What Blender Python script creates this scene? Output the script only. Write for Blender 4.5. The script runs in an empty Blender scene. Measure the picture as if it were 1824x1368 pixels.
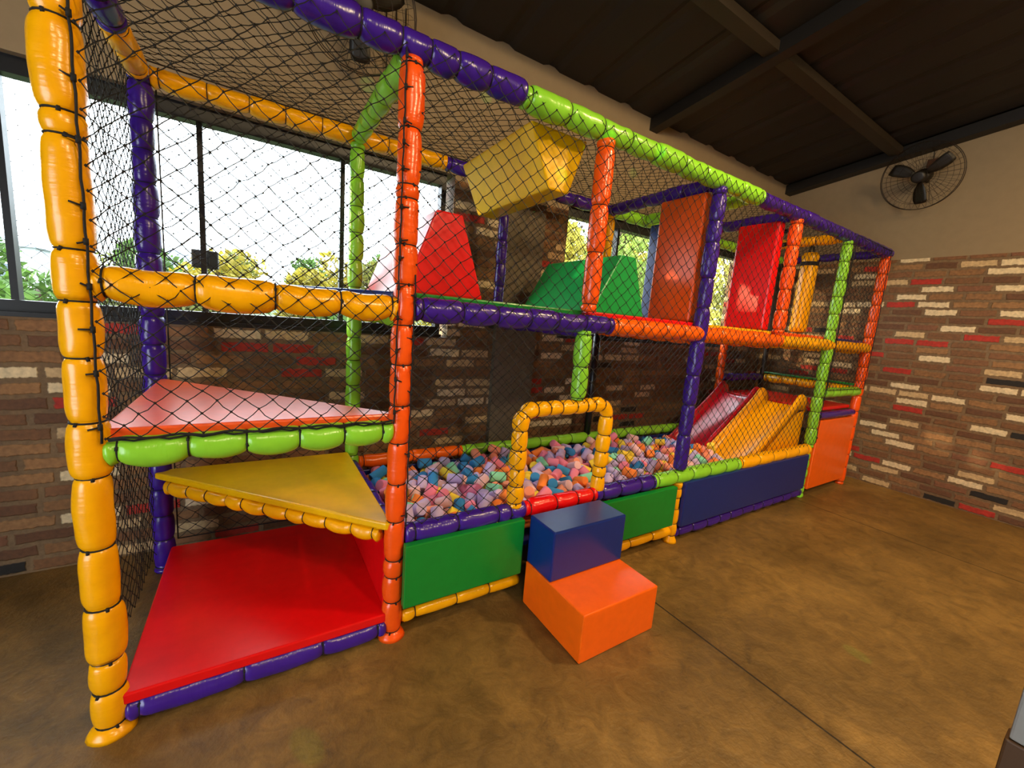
import bpy, bmesh, math, random
from mathutils import Vector, Matrix, Euler
random.seed(11)
SC = bpy.context.scene
COL = SC.collection
PI = math.pi

# ------------------------------------------------------------------ helpers
def lin(h):
    h = h.lstrip('#')
    out = []
    for i in (0, 2, 4):
        c = int(h[i:i+2], 16) / 255
        out.append(c/12.92 if c <= .04045 else ((c+.055)/1.055)**2.4)
    return (*out, 1)

def link(o, parent=None):
    COL.objects.link(o)
    if parent is not None:
        o.parent = parent
    return o

def mesh_obj(name, verts, faces, m, parent=None, loc=(0, 0, 0), rot=None, smooth=True, mats=None, midx=None):
    me = bpy.data.meshes.new(name)
    me.from_pydata(verts, [], faces)
    if mats:
        for x in mats: me.materials.append(x)
        if midx: me.polygons.foreach_set('material_index', midx)
    else:
        me.materials.append(m)
    if smooth:
        me.polygons.foreach_set('use_smooth', [True]*len(me.polygons))
    me.update()
    o = bpy.data.objects.new(name, me)
    o.location = loc
    if rot is not None: o.rotation_euler = rot
    return link(o, parent)

def bm_obj(name, bm, m, parent=None, loc=(0, 0, 0), rot=None, smooth=False):
    me = bpy.data.meshes.new(name)
    bmesh.ops.recalc_face_normals(bm, faces=bm.faces)
    bm.to_mesh(me); bm.free()
    me.materials.append(m)
    if smooth:
        me.polygons.foreach_set('use_smooth', [True]*len(me.polygons))
    o = bpy.data.objects.new(name, me)
    o.location = loc
    if rot is not None: o.rotation_euler = rot
    return link(o, parent)

def empty(name, loc=(0, 0, 0), parent=None):
    o = bpy.data.objects.new(name, None)
    o.location = loc
    o.empty_display_size = .1
    return link(o, parent)

def tag(o, label=None, cat=None, group=None, kind=None):
    if label: o['label'] = label
    if cat: o['category'] = cat
    if group: o['group'] = group
    if kind: o['kind'] = kind
    return o

def add_box(bm, lo, hi):
    vs = [bm.verts.new((x, y, z)) for x in (lo[0], hi[0]) for y in (lo[1], hi[1]) for z in (lo[2], hi[2])]
    for f in ((0, 1, 3, 2), (4, 6, 7, 5), (0, 4, 5, 1), (2, 3, 7, 6), (0, 2, 6, 4), (1, 5, 7, 3)):
        bm.faces.new([vs[i] for i in f])

def box_obj(name, lo, hi, m, parent=None, bev=0, seg=2):
    c = [(lo[i]+hi[i])/2 for i in range(3)]
    bm = bmesh.new()
    add_box(bm, [lo[i]-c[i] for i in range(3)], [hi[i]-c[i] for i in range(3)])
    if bev:
        bmesh.ops.bevel(bm, geom=bm.edges[:], offset=bev, segments=seg, profile=.5, affect='EDGES')
    return bm_obj(name, bm, m, parent, c, smooth=False)

def prism(name, prof, y0, y1, m, parent=None, bev=.012, axis='y'):
    """closed xz profile pushed along y (or xy profile pushed along z)"""
    bm = bmesh.new()
    if axis == 'y':
        a = [bm.verts.new((x, y0, z)) for x, z in prof]
        b = [bm.verts.new((x, y1, z)) for x, z in prof]
    else:
        a = [bm.verts.new((x, y, y0)) for x, y in prof]
        b = [bm.verts.new((x, y, y1)) for x, y in prof]
    n = len(prof)
    bm.faces.new(a); bm.faces.new(b[::-1])
    for i in range(n):
        j = (i+1) % n
        bm.faces.new((a[i], b[i], b[j], a[j]))
    if bev:
        bmesh.ops.bevel(bm, geom=bm.edges[:], offset=bev, segments=2, profile=.5, affect='EDGES')
    return bm_obj(name, bm, m, parent)

def tube_lists(V, Fc, path, r, sides=5, cap=True, closed=False):
    """append a plain tube along a list of points"""
    n = len(path)
    base = len(V)
    up = None
    for i, p in enumerate(path):
        p = Vector(p)
        if closed:
            t = Vector(path[(i+1) % n]) - Vector(path[i-1])
        else:
            t = Vector(path[min(i+1, n-1)]) - Vector(path[max(i-1, 0)])
        t.normalize()
        if up is None:
            up = t.cross(Vector((.31, .22, .93)))
            if up.length < .1: up = t.cross(Vector((1, 0, 0)))
        up = (up - t*up.dot(t)).normalized()
        w = t.cross(up)
        rr = r[i] if isinstance(r, (list, tuple)) else r
        for k in range(sides):
            a = 2*PI*k/sides
            V.append(tuple(p + up*(rr*math.cos(a)) + w*(rr*math.sin(a))))
    m = n if closed else n-1
    for i in range(m):
        for k in range(sides):
            k2 = (k+1) % sides
            i2 = (i+1) % n
            Fc.append((base+i*sides+k, base+i*sides+k2, base+i2*sides+k2, base+i2*sides+k))
    if cap and not closed:
        Fc.append(tuple(base+k for k in range(sides))[::-1])
        Fc.append(tuple(base+(n-1)*sides+k for k in range(sides)))

def tube_obj(name, paths, r, m, parent=None, sides=6, closed=False, loc=(0, 0, 0)):
    V, Fc = [], []
    for p in paths: tube_lists(V, Fc, p, r, sides, True, closed)
    return mesh_obj(name, V, Fc, m, parent, loc)

# ------------------------------------------------------------------ materials
MATS = {}
def nodes_of(name):
    m = bpy.data.materials.new(name); m.use_nodes = True
    nt = m.node_tree
    return m, nt, nt.nodes['Principled BSDF']

def N(nt, t, **kw):
    n = nt.nodes.new(t)
    for k, v in kw.items():
        if k in n.inputs: n.inputs[k].default_value = v
        else: setattr(n, k, v)
    return n

def plain(name, col, rough=.6, metal=0, bump=0, bscale=40, spec=.5):
    if name in MATS: return MATS[name]
    m, nt, p = nodes_of(name)
    c = lin(col)
    tc = N(nt, 'ShaderNodeTexCoord'); nz = N(nt, 'ShaderNodeTexNoise', Scale=bscale, Detail=4.0)
    nt.links.new(tc.outputs['Object'], nz.inputs['Vector'])
    hsv = N(nt, 'ShaderNodeHueSaturation', Color=c)
    mr = N(nt, 'ShaderNodeMapRange'); mr.inputs['To Min'].default_value = .9; mr.inputs['To Max'].default_value = 1.1
    nt.links.new(nz.outputs['Fac'], mr.inputs['Value']); nt.links.new(mr.outputs['Result'], hsv.inputs['Value'])
    nt.links.new(hsv.outputs['Color'], p.inputs['Base Color'])
    p.inputs['Roughness'].default_value = rough; p.inputs['Metallic'].default_value = metal
    p.inputs['Specular IOR Level'].default_value = spec
    if bump:
        b = N(nt, 'ShaderNodeBump', Strength=bump, Distance=.004)
        nt.links.new(nz.outputs['Fac'], b.inputs['Height']); nt.links.new(b.outputs['Normal'], p.inputs['Normal'])
    MATS[name] = m
    return m

def vinyl(name, col, rough=.24, wrinkle=.35, stretch=(7, 7, 75)):
    """shiny coated vinyl with fine creases across the tube"""
    if name in MATS: return MATS[name]
    m, nt, p = nodes_of(name)
    tc = N(nt, 'ShaderNodeTexCoord'); mp = N(nt, 'ShaderNodeMapping')
    mp.inputs['Scale'].default_value = stretch
    nt.links.new(tc.outputs['Object'], mp.inputs['Vector'])
    n1 = N(nt, 'ShaderNodeTexNoise', Scale=1.0, Detail=3.0); n2 = N(nt, 'ShaderNodeTexNoise', Scale=22.0, Detail=4.0)
    nt.links.new(mp.outputs['Vector'], n1.inputs['Vector']); nt.links.new(tc.outputs['Object'], n2.inputs['Vector'])
    ad = N(nt, 'ShaderNodeMath', operation='ADD')
    nt.links.new(n1.outputs['Fac'], ad.inputs[0]); nt.links.new(n2.outputs['Fac'], ad.inputs[1])
    b = N(nt, 'ShaderNodeBump', Strength=wrinkle, Distance=.004)
    nt.links.new(ad.outputs['Value'], b.inputs['Height']); nt.links.new(b.outputs['Normal'], p.inputs['Normal'])
    hsv = N(nt, 'ShaderNodeHueSaturation', Color=lin(col))
    mr = N(nt, 'ShaderNodeMapRange'); mr.inputs['To Min'].default_value = .88; mr.inputs['To Max'].default_value = 1.1
    nt.links.new(n2.outputs['Fac'], mr.inputs['Value']); nt.links.new(mr.outputs['Result'], hsv.inputs['Value'])
    nt.links.new(hsv.outputs['Color'], p.inputs['Base Color'])
    p.inputs['Roughness'].default_value = rough
    MATS[name] = m
    return m

C = dict(yellow='#F4AC00', orange='#F3640A', orangered='#F0560F', purple='#38188A', lime='#86CE34', red='#DA0A10',
         green='#0A7F2C', navy='#0D2874', emerald='#12A04C', deckorange='#F05A20', gold='#E8B400', slab='#E2560F')
TY = {k: vinyl('padded_vinyl_'+k, C[k]) for k in ('yellow', 'orange', 'orangered', 'purple', 'lime', 'red')}
FL = {k: vinyl('board_vinyl_'+k, C[k], .28, .06, (14, 14, 14)) for k in C}
ROPE = plain('black_rope', '#0B0B0C', .8)
NETM = plain('black_net_cord', '#0A0B0C', .75)

# ------------------------------------------------------------------ room materials
def brick_mat(name, ucomp):
    """old demolition bricks: brown mostly, some lime washed cream, some painted red or tarred black"""
    m, nt, p = nodes_of(name)
    L = nt.links.new
    tc = N(nt, 'ShaderNodeTexCoord'); sep = N(nt, 'ShaderNodeSeparateXYZ')
    wob = N(nt, 'ShaderNodeTexNoise', Scale=9.0, Detail=3.0)
    L(tc.outputs['Object'], wob.inputs['Vector'])
    off = N(nt, 'ShaderNodeVectorMath', operation='SCALE'); off.inputs['Scale'].default_value = .022
    sub = N(nt, 'ShaderNodeVectorMath', operation='SUBTRACT'); sub.inputs[1].default_value = (.5, .5, .5)
    L(wob.outputs['Color'], sub.inputs[0]); L(sub.outputs[0], off.inputs[0])
    addv = N(nt, 'ShaderNodeVectorMath', operation='ADD')
    L(tc.outputs['Object'], addv.inputs[0]); L(off.outputs[0], addv.inputs[1]); L(addv.outputs[0], sep.inputs[0])
    def M(op, a, b=None, cl=False):
        n = N(nt, 'ShaderNodeMath', operation=op); n.use_clamp = cl
        for i, v in enumerate((a, b)):
            if v is None: continue
            if isinstance(v, (int, float)): n.inputs[i].default_value = v
            else: L(v, n.inputs[i])
        return n.outputs[0]
    H, W = .076, .25
    v = M('DIVIDE', sep.outputs['Z'], H)
    row = M('FLOOR', v)
    wn = N(nt, 'ShaderNodeTexWhiteNoise', noise_dimensions='1D'); L(row, wn.inputs['W'])
    u = M('ADD', M('DIVIDE', sep.outputs[ucomp], W), M('MULTIPLY', wn.outputs['Value'], 7.3))
    colm = M('FLOOR', u)
    fu = M('SUBTRACT', u, colm); fv = M('SUBTRACT', v, row)
    comb = N(nt, 'ShaderNodeCombineXYZ'); L(colm, comb.inputs[0]); L(row, comb.inputs[1])
    rnd = N(nt, 'ShaderNodeTexWhiteNoise', noise_dimensions='2D'); L(comb.outputs[0], rnd.inputs['Vector'])
    ramp = N(nt, 'ShaderNodeValToRGB'); cr = ramp.color_ramp; cr.interpolation = 'CONSTANT'
    stops = [(0, '#755030'), (.16, '#87603A'), (.30, '#654228'), (.42, '#946C43'), (.52, '#7C5434'), (.60, '#9E764A'),
             (.60, '#C6A97C'), (.69, '#DECAA2'), (.85, '#AE2C1C'), (.925, '#7C5136'), (.965, '#1C1713')]
    while len(cr.elements) < len(stops): cr.elements.new(.5)
    for e, (pos, c) in zip(cr.elements, stops):
        e.position = pos; e.color = lin(c)
    L(rnd.outputs['Value'], ramp.inputs['Fac'])
    # distance to the joints
    du = M('MULTIPLY', M('MINIMUM', fu, M('SUBTRACT', 1.0, fu)), W)
    dv = M('MULTIPLY', M('MINIMUM', fv, M('SUBTRACT', 1.0, fv)), H)
    d = M('MINIMUM', du, dv)
    n2 = N(nt, 'ShaderNodeTexNoise', Scale=45.0, Detail=5.0); L(tc.outputs['Object'], n2.inputs['Vector'])
    d2 = M('ADD', d, M('MULTIPLY', M('SUBTRACT', n2.outputs['Fac'], .5), .018))
    mask = N(nt, 'ShaderNodeMapRange', interpolation_type='SMOOTHSTEP')
    L(d2, mask.inputs['Value']); mask.inputs['From Min'].default_value = .009; mask.inputs['From Max'].default_value = .016
    mort = N(nt, 'ShaderNodeValToRGB')
    mort.color_ramp.elements[0].color = lin('#5E482E'); mort.color_ramp.elements[1].color = lin('#8A7050')
    n3 = N(nt, 'ShaderNodeTexNoise', Scale=3.0, Detail=6.0); L(tc.outputs['Object'], n3.inputs['Vector'])
    L(n3.outputs['Fac'], mort.inputs['Fac'])
    mix = N(nt, 'ShaderNodeMix', data_type='RGBA')
    L(mask.outputs['Result'], mix.inputs['Factor']); L(mort.outputs['Color'], mix.inputs['A']); L(ramp.outputs['Color'], mix.inputs['B'])
    mul = N(nt, 'ShaderNodeMix', data_type='RGBA', blend_type='MULTIPLY'); mul.inputs['Factor'].default_value = .8
    gr = N(nt, 'ShaderNodeMapRange'); gr.inputs['From Min'].default_value = .3; gr.inputs['From Max'].default_value = .7
    gr.inputs['To Min'].default_value = .62; gr.inputs['To Max'].default_value = 1.1
    L(n2.outputs['Fac'], gr.inputs['Value'])
    L(mix.outputs['Result'], mul.inputs['A']); L(gr.outputs['Result'], mul.inputs['B'])
    L(mul.outputs['Result'], p.inputs['Base Color'])
    p.inputs['Roughness'].default_value = .75
    b = N(nt, 'ShaderNodeBump', Strength=.6, Distance=.008)
    L(M('ADD', mask.outputs['Result'], M('MULTIPLY', n2.outputs['Fac'], .5)), b.inputs['Height'])
    L(b.outputs['Normal'], p.inputs['Normal'])
    return m
BRICK_B = brick_mat('old_brick_back', 'X'); BRICK_R = brick_mat('old_brick_side', 'Y')
PLASTER = plain('beige_plaster', '#8A795E', .85, bump=.15, bscale=14)
PIER = plain('grey_render', '#6B6252', .85, bump=.2, bscale=25)
FRAME = plain('black_window_metal', '#14161A', .4, .2)

def floor_mat():
    m, nt, p = nodes_of('stained_concrete')
    L = nt.links.new
    tc = N(nt, 'ShaderNodeTexCoord'); sep = N(nt, 'ShaderNodeSeparateXYZ'); L(tc.outputs['Object'], sep.inputs[0])
    n1 = N(nt, 'ShaderNodeTexNoise', Scale=1.3, Detail=9.0, Roughness=.6, Distortion=.25)
    n2 = N(nt, 'ShaderNodeTexNoise', Scale=11.0, Detail=8.0, Roughness=.68, Distortion=.9)
    n3 = N(nt, 'ShaderNodeTexNoise', Scale=60.0, Detail=4.0)
    for n in (n1, n2, n3): L(tc.outputs['Object'], n.inputs['Vector'])
    r1 = N(nt, 'ShaderNodeValToRGB')
    r1.color_ramp.elements.new(.5)
    for e, (pos, c) in zip(list(r1.color_ramp.elements), [(.28, '#5A4620'), (.5, '#755B2E'), (.74, '#98783F')]):
        e.position = pos; e.color = lin(c)
    L(n1.outputs['Fac'], r1.inputs['Fac'])
    r2 = N(nt, 'ShaderNodeValToRGB')
    r2.color_ramp.elements[0].position = .33; r2.color_ramp.elements[0].color = (.66, .64, .6, 1)
    r2.color_ramp.elements[1].position = .68; r2.color_ramp.elements[1].color = (1.25, 1.22, 1.16, 1)
    L(n2.outputs['Fac'], r2.inputs['Fac'])
    mul = N(nt, 'ShaderNodeMix', data_type='RGBA', blend_type='MULTIPLY'); mul.inputs['Factor'].default_value = 1
    L(r1.outputs['Color'], mul.inputs['A']); L(r2.outputs['Color'], mul.inputs['B'])
    def joint(out, pos, half):
        a = N(nt, 'ShaderNodeMath', operation='SUBTRACT'); L(out, a.inputs[0]); a.inputs[1].default_value = pos
        b = N(nt, 'ShaderNodeMath', operation='ABSOLUTE'); L(a.outputs[0], b.inputs[0])
        c = N(nt, 'ShaderNodeMath', operation='LESS_THAN'); L(b.outputs[0], c.inputs[0]); c.inputs[1].default_value = half
        return c.outputs[0]
    j1 = joint(sep.outputs['X'], .78, .0045); j2 = joint(sep.outputs['X'], 3.26, .0045)
    mx = N(nt, 'ShaderNodeMath', operation='MAXIMUM'); L(j1, mx.inputs[0]); L(j2, mx.inputs[1])
    mj = N(nt, 'ShaderNodeMix', data_type='RGBA'); mj.inputs['B'].default_value = lin('#20180F')
    L(mx.outputs[0], mj.inputs['Factor']); L(mul.outputs['Result'], mj.inputs['A'])
    # pale scrape line running along the play frame
    dy = N(nt, 'ShaderNodeMath', operation='ADD'); L(sep.outputs['Y'], dy.inputs[0]); dy.inputs[1].default_value = .475
    ab = N(nt, 'ShaderNodeMath', operation='ABSOLUTE'); L(dy.outputs[0], ab.inputs[0])
    dd = N(nt, 'ShaderNodeMath', operation='MULTIPLY_ADD'); L(n2.outputs['Fac'], dd.inputs[0]); dd.inputs[1].default_value = -.05; L(ab.outputs[0], dd.inputs[2])
    lt = N(nt, 'ShaderNodeMapRange', interpolation_type='SMOOTHSTEP'); L(dd.outputs[0], lt.inputs['Value'])
    lt.inputs['From Min'].default_value = -.02; lt.inputs['From Max'].default_value = -.012; lt.inputs['To Min'].default_value = .45; lt.inputs['To Max'].default_value = 0
    ml = N(nt, 'ShaderNodeMix', data_type='RGBA'); ml.inputs['B'].default_value = lin('#A8865C')
    L(lt.outputs['Result'], ml.inputs['Factor']); L(mj.outputs['Result'], ml.inputs['A'])
    n4 = N(nt, 'ShaderNodeTexNoise', Scale=5.5, Detail=7.0, Roughness=.75, Distortion=.6); L(tc.outputs['Object'], n4.inputs['Vector'])
    sk = N(nt, 'ShaderNodeMapRange', interpolation_type='SMOOTHSTEP'); L(n4.outputs['Fac'], sk.inputs['Value'])
    sk.inputs['From Min'].default_value = .58; sk.inputs['From Max'].default_value = .72; sk.inputs['To Max'].default_value = .55
    ms = N(nt, 'ShaderNodeMix', data_type='RGBA'); ms.inputs['B'].default_value = lin('#2E2416')
    L(sk.outputs['Result'], ms.inputs['Factor']); L(ml.outputs['Result'], ms.inputs['A'])
    L(ms.outputs['Result'], p.inputs['Base Color'])
    rr = N(nt, 'ShaderNodeMapRange'); rr.inputs['To Min'].default_value = .42; rr.inputs['To Max'].default_value = .62
    L(n2.outputs['Fac'], rr.inputs['Value']); L(rr.outputs['Result'], p.inputs['Roughness'])
    b = N(nt, 'ShaderNodeBump', Strength=.45, Distance=.008)
    ad = N(nt, 'ShaderNodeMath', operation='ADD'); L(n2.outputs['Fac'], ad.inputs[0]); L(n3.outputs['Fac'], ad.inputs[1])
    L(ad.outputs[0], b.inputs['Height']); L(b.outputs['Normal'], p.inputs['Normal'])
    return m

def glass_mat():
    m = bpy.data.materials.new('window_glass'); m.use_nodes = True
    nt = m.node_tree; nt.nodes.clear()
    o = N(nt, 'ShaderNodeOutputMaterial'); tr = N(nt, 'ShaderNodeBsdfTransparent'); tr.inputs['Color'].default_value = (.93, .97, .97, 1)
    gl = N(nt, 'ShaderNodeBsdfGlossy', Roughness=.02); fr = N(nt, 'ShaderNodeFresnel', IOR=1.35); mx = N(nt, 'ShaderNodeMixShader')
    nt.links.new(fr.outputs[0], mx.inputs[0]); nt.links.new(tr.outputs[0], mx.inputs[1]); nt.links.new(gl.outputs[0], mx.inputs[2])
    nt.links.new(mx.outputs[0], o.inputs['Surface'])
    return m
GLASS = glass_mat()

# ------------------------------------------------------------------ room shell
XL, XR, YB, YF = -3.2, 6.14, 1.2, -5.0
ZB = 3.37; SL = .127
def ceil_z(y): return ZB + SL*(YB - y)
WIN = [(-1.25, 1.63, 1.29, 2.43), (2.66, 5.40, 1.335, 2.45)]
BRT = 2.40                                                   # top of the brickwork

tag(box_obj('floor', (XL-.2, YF-.2, -.15), (XR+.2, YB+.22, 0), floor_mat()), kind='structure')
def struct_boxes(name, boxes, m):
    bm = bmesh.new()
    for lo, hi in boxes: add_box(bm, lo, hi)
    return tag(bm_obj(name, bm, m), kind='structure')
y0, y1 = YB, YB+.2
w1, w2 = WIN
wb = []
wb.append(((XL-.2, y0, 0), (XR+.2, y1, w1[2])))
wb.append(((XL-.2, y0, w1[2]), (w1[0], y1, BRT)))
wb.append(((w1[1], y0, w1[2]), (w2[0], y1, BRT)))
wb.append(((w2[0], y0, w1[2]), (w2[1], y1, w2[2])))
wb.append(((w2[1], y0, w1[2]), (XR+.2, y1, BRT)))
wall_back = struct_boxes('wall_back', wb, BRICK_B)
pb = [((XL-.2, y0, w2[3]), (XR+.2, y1, ceil_z(YB)+.1)),
      ((XL-.2, y0, BRT), (w1[0], y1, w2[3])), ((w1[1], y0, BRT), (w2[0], y1, w2[3])), ((w2[1], y0, BRT), (XR+.2, y1, w2[3])),
      ((w1[0], y0, w1[3]), (w1[1], y1, w2[3]))]
bm = bmesh.new()
for lo, hi in pb: add_box(bm, lo, hi)
bm_obj('plaster_band', bm, PLASTER, wall_back)
wall_right = struct_boxes('wall_right', [((XR, YF-.2, 0), (XR+.2, YB+.2, BRT))], BRICK_R)
bm = bmesh.new(); add_box(bm, (XR, YF-.2, BRT), (XR+.2, YB+.2, 4.4)); bm_obj('plaster_band', bm, PLASTER, wall_right)
# left wall with a wide doorway towards the daylight
struct_boxes('wall_left', [((XL-.2, -1.3, 0), (XL, YB+.2, 4.4)), ((XL-.2, YF-.2, 0), (XL, -4.2, 4.4)), ((XL-.2, -4.2, 2.5), (XL, -1.3, 4.4))], PLASTER)
struct_boxes('wall_front', [((XL-.2, YF-.2, 0), (XR+.2, YF, 4.6))], PLASTER)
struct_boxes('pillar_1', [((2.02, YB-.05, 0), (2.40, YB-.001, 2.42))], PIER)

# sloping ceiling of dark ribbed sheet
CEIL = plain('dark_ribbed_sheet', '#1C1610', .6, bump=.1)
V, Fc = [], []
nx = 190
for i in range(nx+1):
    x = XL-.2 + (XR-XL+.4)*i/nx
    dz = .02 if (i // 2) % 4 == 0 else 0
    for y in (YF-.2, YB+.2):
        V.append((x, y, ceil_z(y)+dz))
    for y in (YF-.2, YB+.2):
        V.append((x, y, ceil_z(y)+.15))
for i in range(nx):
    a, b = i*4, i*4+4
    Fc += [(a, a+1, b+1, b), (a+2, b+2, b+3, a+3)]
tag(mesh_obj('ceiling', V, Fc, CEIL, smooth=False), kind='structure')
BEAM = plain('dark_steel', '#15110D', .5)
def beam_along_y(name, x, w, h):
    V = []
    for y in (YF, YB):
        z = ceil_z(y)-.004
        V += [(x-w/2, y, z), (x+w/2, y, z), (x+w/2, y, z-h), (x-w/2, y, z-h)]
    Fc = [(0, 1, 2, 3), (7, 6, 5, 4)] + [(i, i+4, (i+1) % 4+4, (i+1) % 4) for i in range(4)]
    return tag(mesh_obj(name, V, Fc, BEAM, smooth=False), kind='structure')
beam_along_y('beam_1', 3.55, .10, .10)
beam_along_y('beam_2', XR-.07, .12, .10)
PURL = plain('brown_steel', '#2A2115', .5)
z = ceil_z(.17)
bm = bmesh.new(); add_box(bm, (XL, .12, z-.075), (XR-.15, .22, z-.012))
tag(bm_obj('beam_3', bm, PURL), kind='structure')

# windows
for wi, (xa, xb, za, zb) in enumerate(WIN):
    w = tag(empty('window_%d' % (wi+1), ((xa+xb)/2, YB+.08, za)), kind='structure')
    ox, oy, oz = (xa+xb)/2, YB+.08, za
    fx = xb - (.045 if wi == 0 else .01)
    bm = bmesh.new()
    y2, y3 = -.035, .035
    rb = .075 if wi == 0 else .055
    for lo, hi in (((xa-ox, y2, 0), (fx-ox, y3, rb)), ((xa-ox, y2, zb-za-.075), (fx-ox, y3, zb-za)),
                   ((xa-ox, y2, .075), (xa-ox+.04, y3, zb-za-.075)), ((fx-ox-.035, y2, .075), (fx-ox, y3, zb-za-.075)),
                   ((xa-ox, -.075, .0), (fx-ox, y2, .022))):
        add_box(bm, lo, hi)
    bm_obj('window_frame', bm, FRAME, w)
    xs = [-.535, .185, .90] if wi == 0 else [3.32, 4.02, 4.71]
    for k, x in enumerate(xs):
        box_obj('mullion', (x-ox-.013, -.025, .076), (x-ox+.013, .025, zb-za-.076), FRAME, w)
    e = [xa+.04] + xs + [fx-.035]
    for k in range(4):
        mesh_obj('window_pane', [(e[k]-ox+.013, 0, .076), (e[k+1]-ox-.013, 0, .076), (e[k+1]-ox-.013, 0, zb-za-.076), (e[k]-ox+.013, 0, zb-za-.076)],
                 [(0, 1, 2, 3)], GLASS, w, smooth=False)

# ------------------------------------------------------------------ play structure
PLAY = tag(empty('play_structure', (2.87, .485, 0)),
           'long netted indoor play structure of coloured padded tubes with a foam pit', 'play structure')
OFF = Vector((2.87, .485, 0))
def P(*a): return tuple(Vector(a) - OFF)

def pad_tube(name, path, r, ties, m, parent=PLAY, foot=False, sag=.0, label=None, bulge=.035, tie_r=.0022, pinch=.12, near=False):
    """soft sleeve squeezed by tied cords; path in world space"""
    pts = [Vector(p) for p in path]
    straight = len(pts) == 2
    L = sum((pts[i+1]-pts[i]).length for i in range(len(pts)-1))
    ties = sorted(t for t in ties if .005 < t < L-.004)
    kn = [0] + list(ties) + [L]
    step = .012
    n = max(8, int(L/step))
    ss = sorted(set([L*i/n for i in range(n+1)] + list(ties) + [t+d for t in ties for d in (-.006, .006, -.003, .003) if 0 < t+d < L]))
    seg_k = [(random.uniform(.92, 1.06), random.uniform(-.003, .003), random.uniform(-.003, .003)) for _ in kn]
    def at(s):
        acc = 0
        for i in range(len(pts)-1):
            d = (pts[i+1]-pts[i]).length
            if s <= acc+d+1e-9 or i == len(pts)-2:
                return pts[i].lerp(pts[i+1], (s-acc)/d), (pts[i+1]-pts[i]).normalized()
            acc += d
    def rad(s):
        k = 0
        while k < len(kn)-2 and s > kn[k+1]: k += 1
        a, b = kn[k], kn[k+1]
        u = (s-a)/max(b-a, 1e-6)
        rr = r*seg_k[k][0]*(1 + bulge*max(0, math.sin(PI*u))**.7*min(1, (b-a)/.12))
        d = min([abs(s-t) for t in ties] or [9])
        rr *= 1 - pinch*math.exp(-(d/.008)**2) - .06*math.exp(-(d/.025)**2)
        de = min(s, L-s)
        if not foot or s > L/2: rr *= 1 - .12*math.exp(-(de/.008)**2)
        if foot and s < .035: rr *= 1 + .42*(1-s/.035)
        bend = math.sin(PI*u)
        return rr, bend*seg_k[k][1], bend*seg_k[k][2] , bend*sag
    S = 20
    if straight:
        ax = (pts[1]-pts[0]).normalized()
        Rm = ax.to_track_quat('Z', 'Y').to_matrix()
    V, Fc = [], []
    up = None
    rings = []
    for s in ss:
        p, t = at(s)
        if not straight:
            # smooth the tangent over a short stretch
            p1, _ = at(max(0, s-.01)); p2, _ = at(min(L, s+.01)); t = (p2-p1).normalized()
        if up is None:
            up = t.cross(Vector((0, 1, .01)))
            if up.length < .1: up = t.cross(Vector((1, 0, 0)))
        up = (up - t*up.dot(t)).normalized(); w = t.cross(up)
        rr, bx, by, bz = rad(s)
        c = p + up*bx + w*by + Vector((0, 0, -bz))
        rings.append((s, c, up.copy(), w.copy(), rr))
        for k in range(S):
            a = 2*PI*k/S
            q = 1 + .012*math.sin(3*a + s*40) + .01*math.sin(5*a - s*63)
            V.append(c + up*(rr*q*math.cos(a)) + w*(rr*q*math.sin(a)))
    o0 = pts[0]
    n = len(ss)
    for i in range(n-1):
        for k in range(S):
            k2 = (k+1) % S
            Fc.append((i*S+k, i*S+k2, (i+1)*S+k2, (i+1)*S+k))
    Fc.append(tuple(range(S))[::-1]); Fc.append(tuple((n-1)*S+k for k in range(S)))
    if straight:
        inv = Rm.inverted()
        tr = lambda v: tuple(inv @ (v-o0))
        rot = Rm.to_euler()
    else:
        tr = lambda v: tuple(v-o0)
        rot = None
    V = [tr(v) for v in V]
    mid = [0]*len(Fc)
    own = []
    for t in ties:
        s, c, u, w, rr = min(rings, key=lambda q: abs(q[0]-t))
        TV, TF = ([], []) if near else (V, Fc)
        ringp = [tr(c + u*((rr+.0012)*math.cos(2*PI*k/16)) + w*((rr+.0012)*math.sin(2*PI*k/16))) for k in range(16)]
        tube_lists(TV, TF, ringp, tie_r, 5, closed=True)
        if near:
            a = random.uniform(-.5, .5)
            nrm = u.cross(w)
            kd = Vector((math.sin(a), -math.cos(a), 0)) if abs(nrm.z) > .5 else Vector((0, -math.cos(a+.3), math.sin(a+.3)))
            kp = c + kd*(rr+.001)
            tube_lists(TV, TF, [tr(kp + Vector((0, 0, .004))), tr(kp + kd*.002 + Vector((random.uniform(-.005, .005), 0, -.008)))], tie_r*1.6, 6)
            own.append((TV, TF))
        else:
            mid += [1]*(len(Fc)-len(mid))
    o = mesh_obj(name, V, Fc, None, parent, loc=o0-OFF, rot=rot, mats=[m, ROPE], midx=mid)
    if label: o['label'] = label
    for TV, TF in own: mesh_obj('rope_tie', TV, TF, ROPE, o)
    return o

def even(L, d, first=.03, jit=.012):
    n = max(1, round((L-2*first)/d)); return [first + (L-2*first)*i/n + random.uniform(-jit, jit)*(0 < i < n) for i in range(n+1)]

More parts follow.
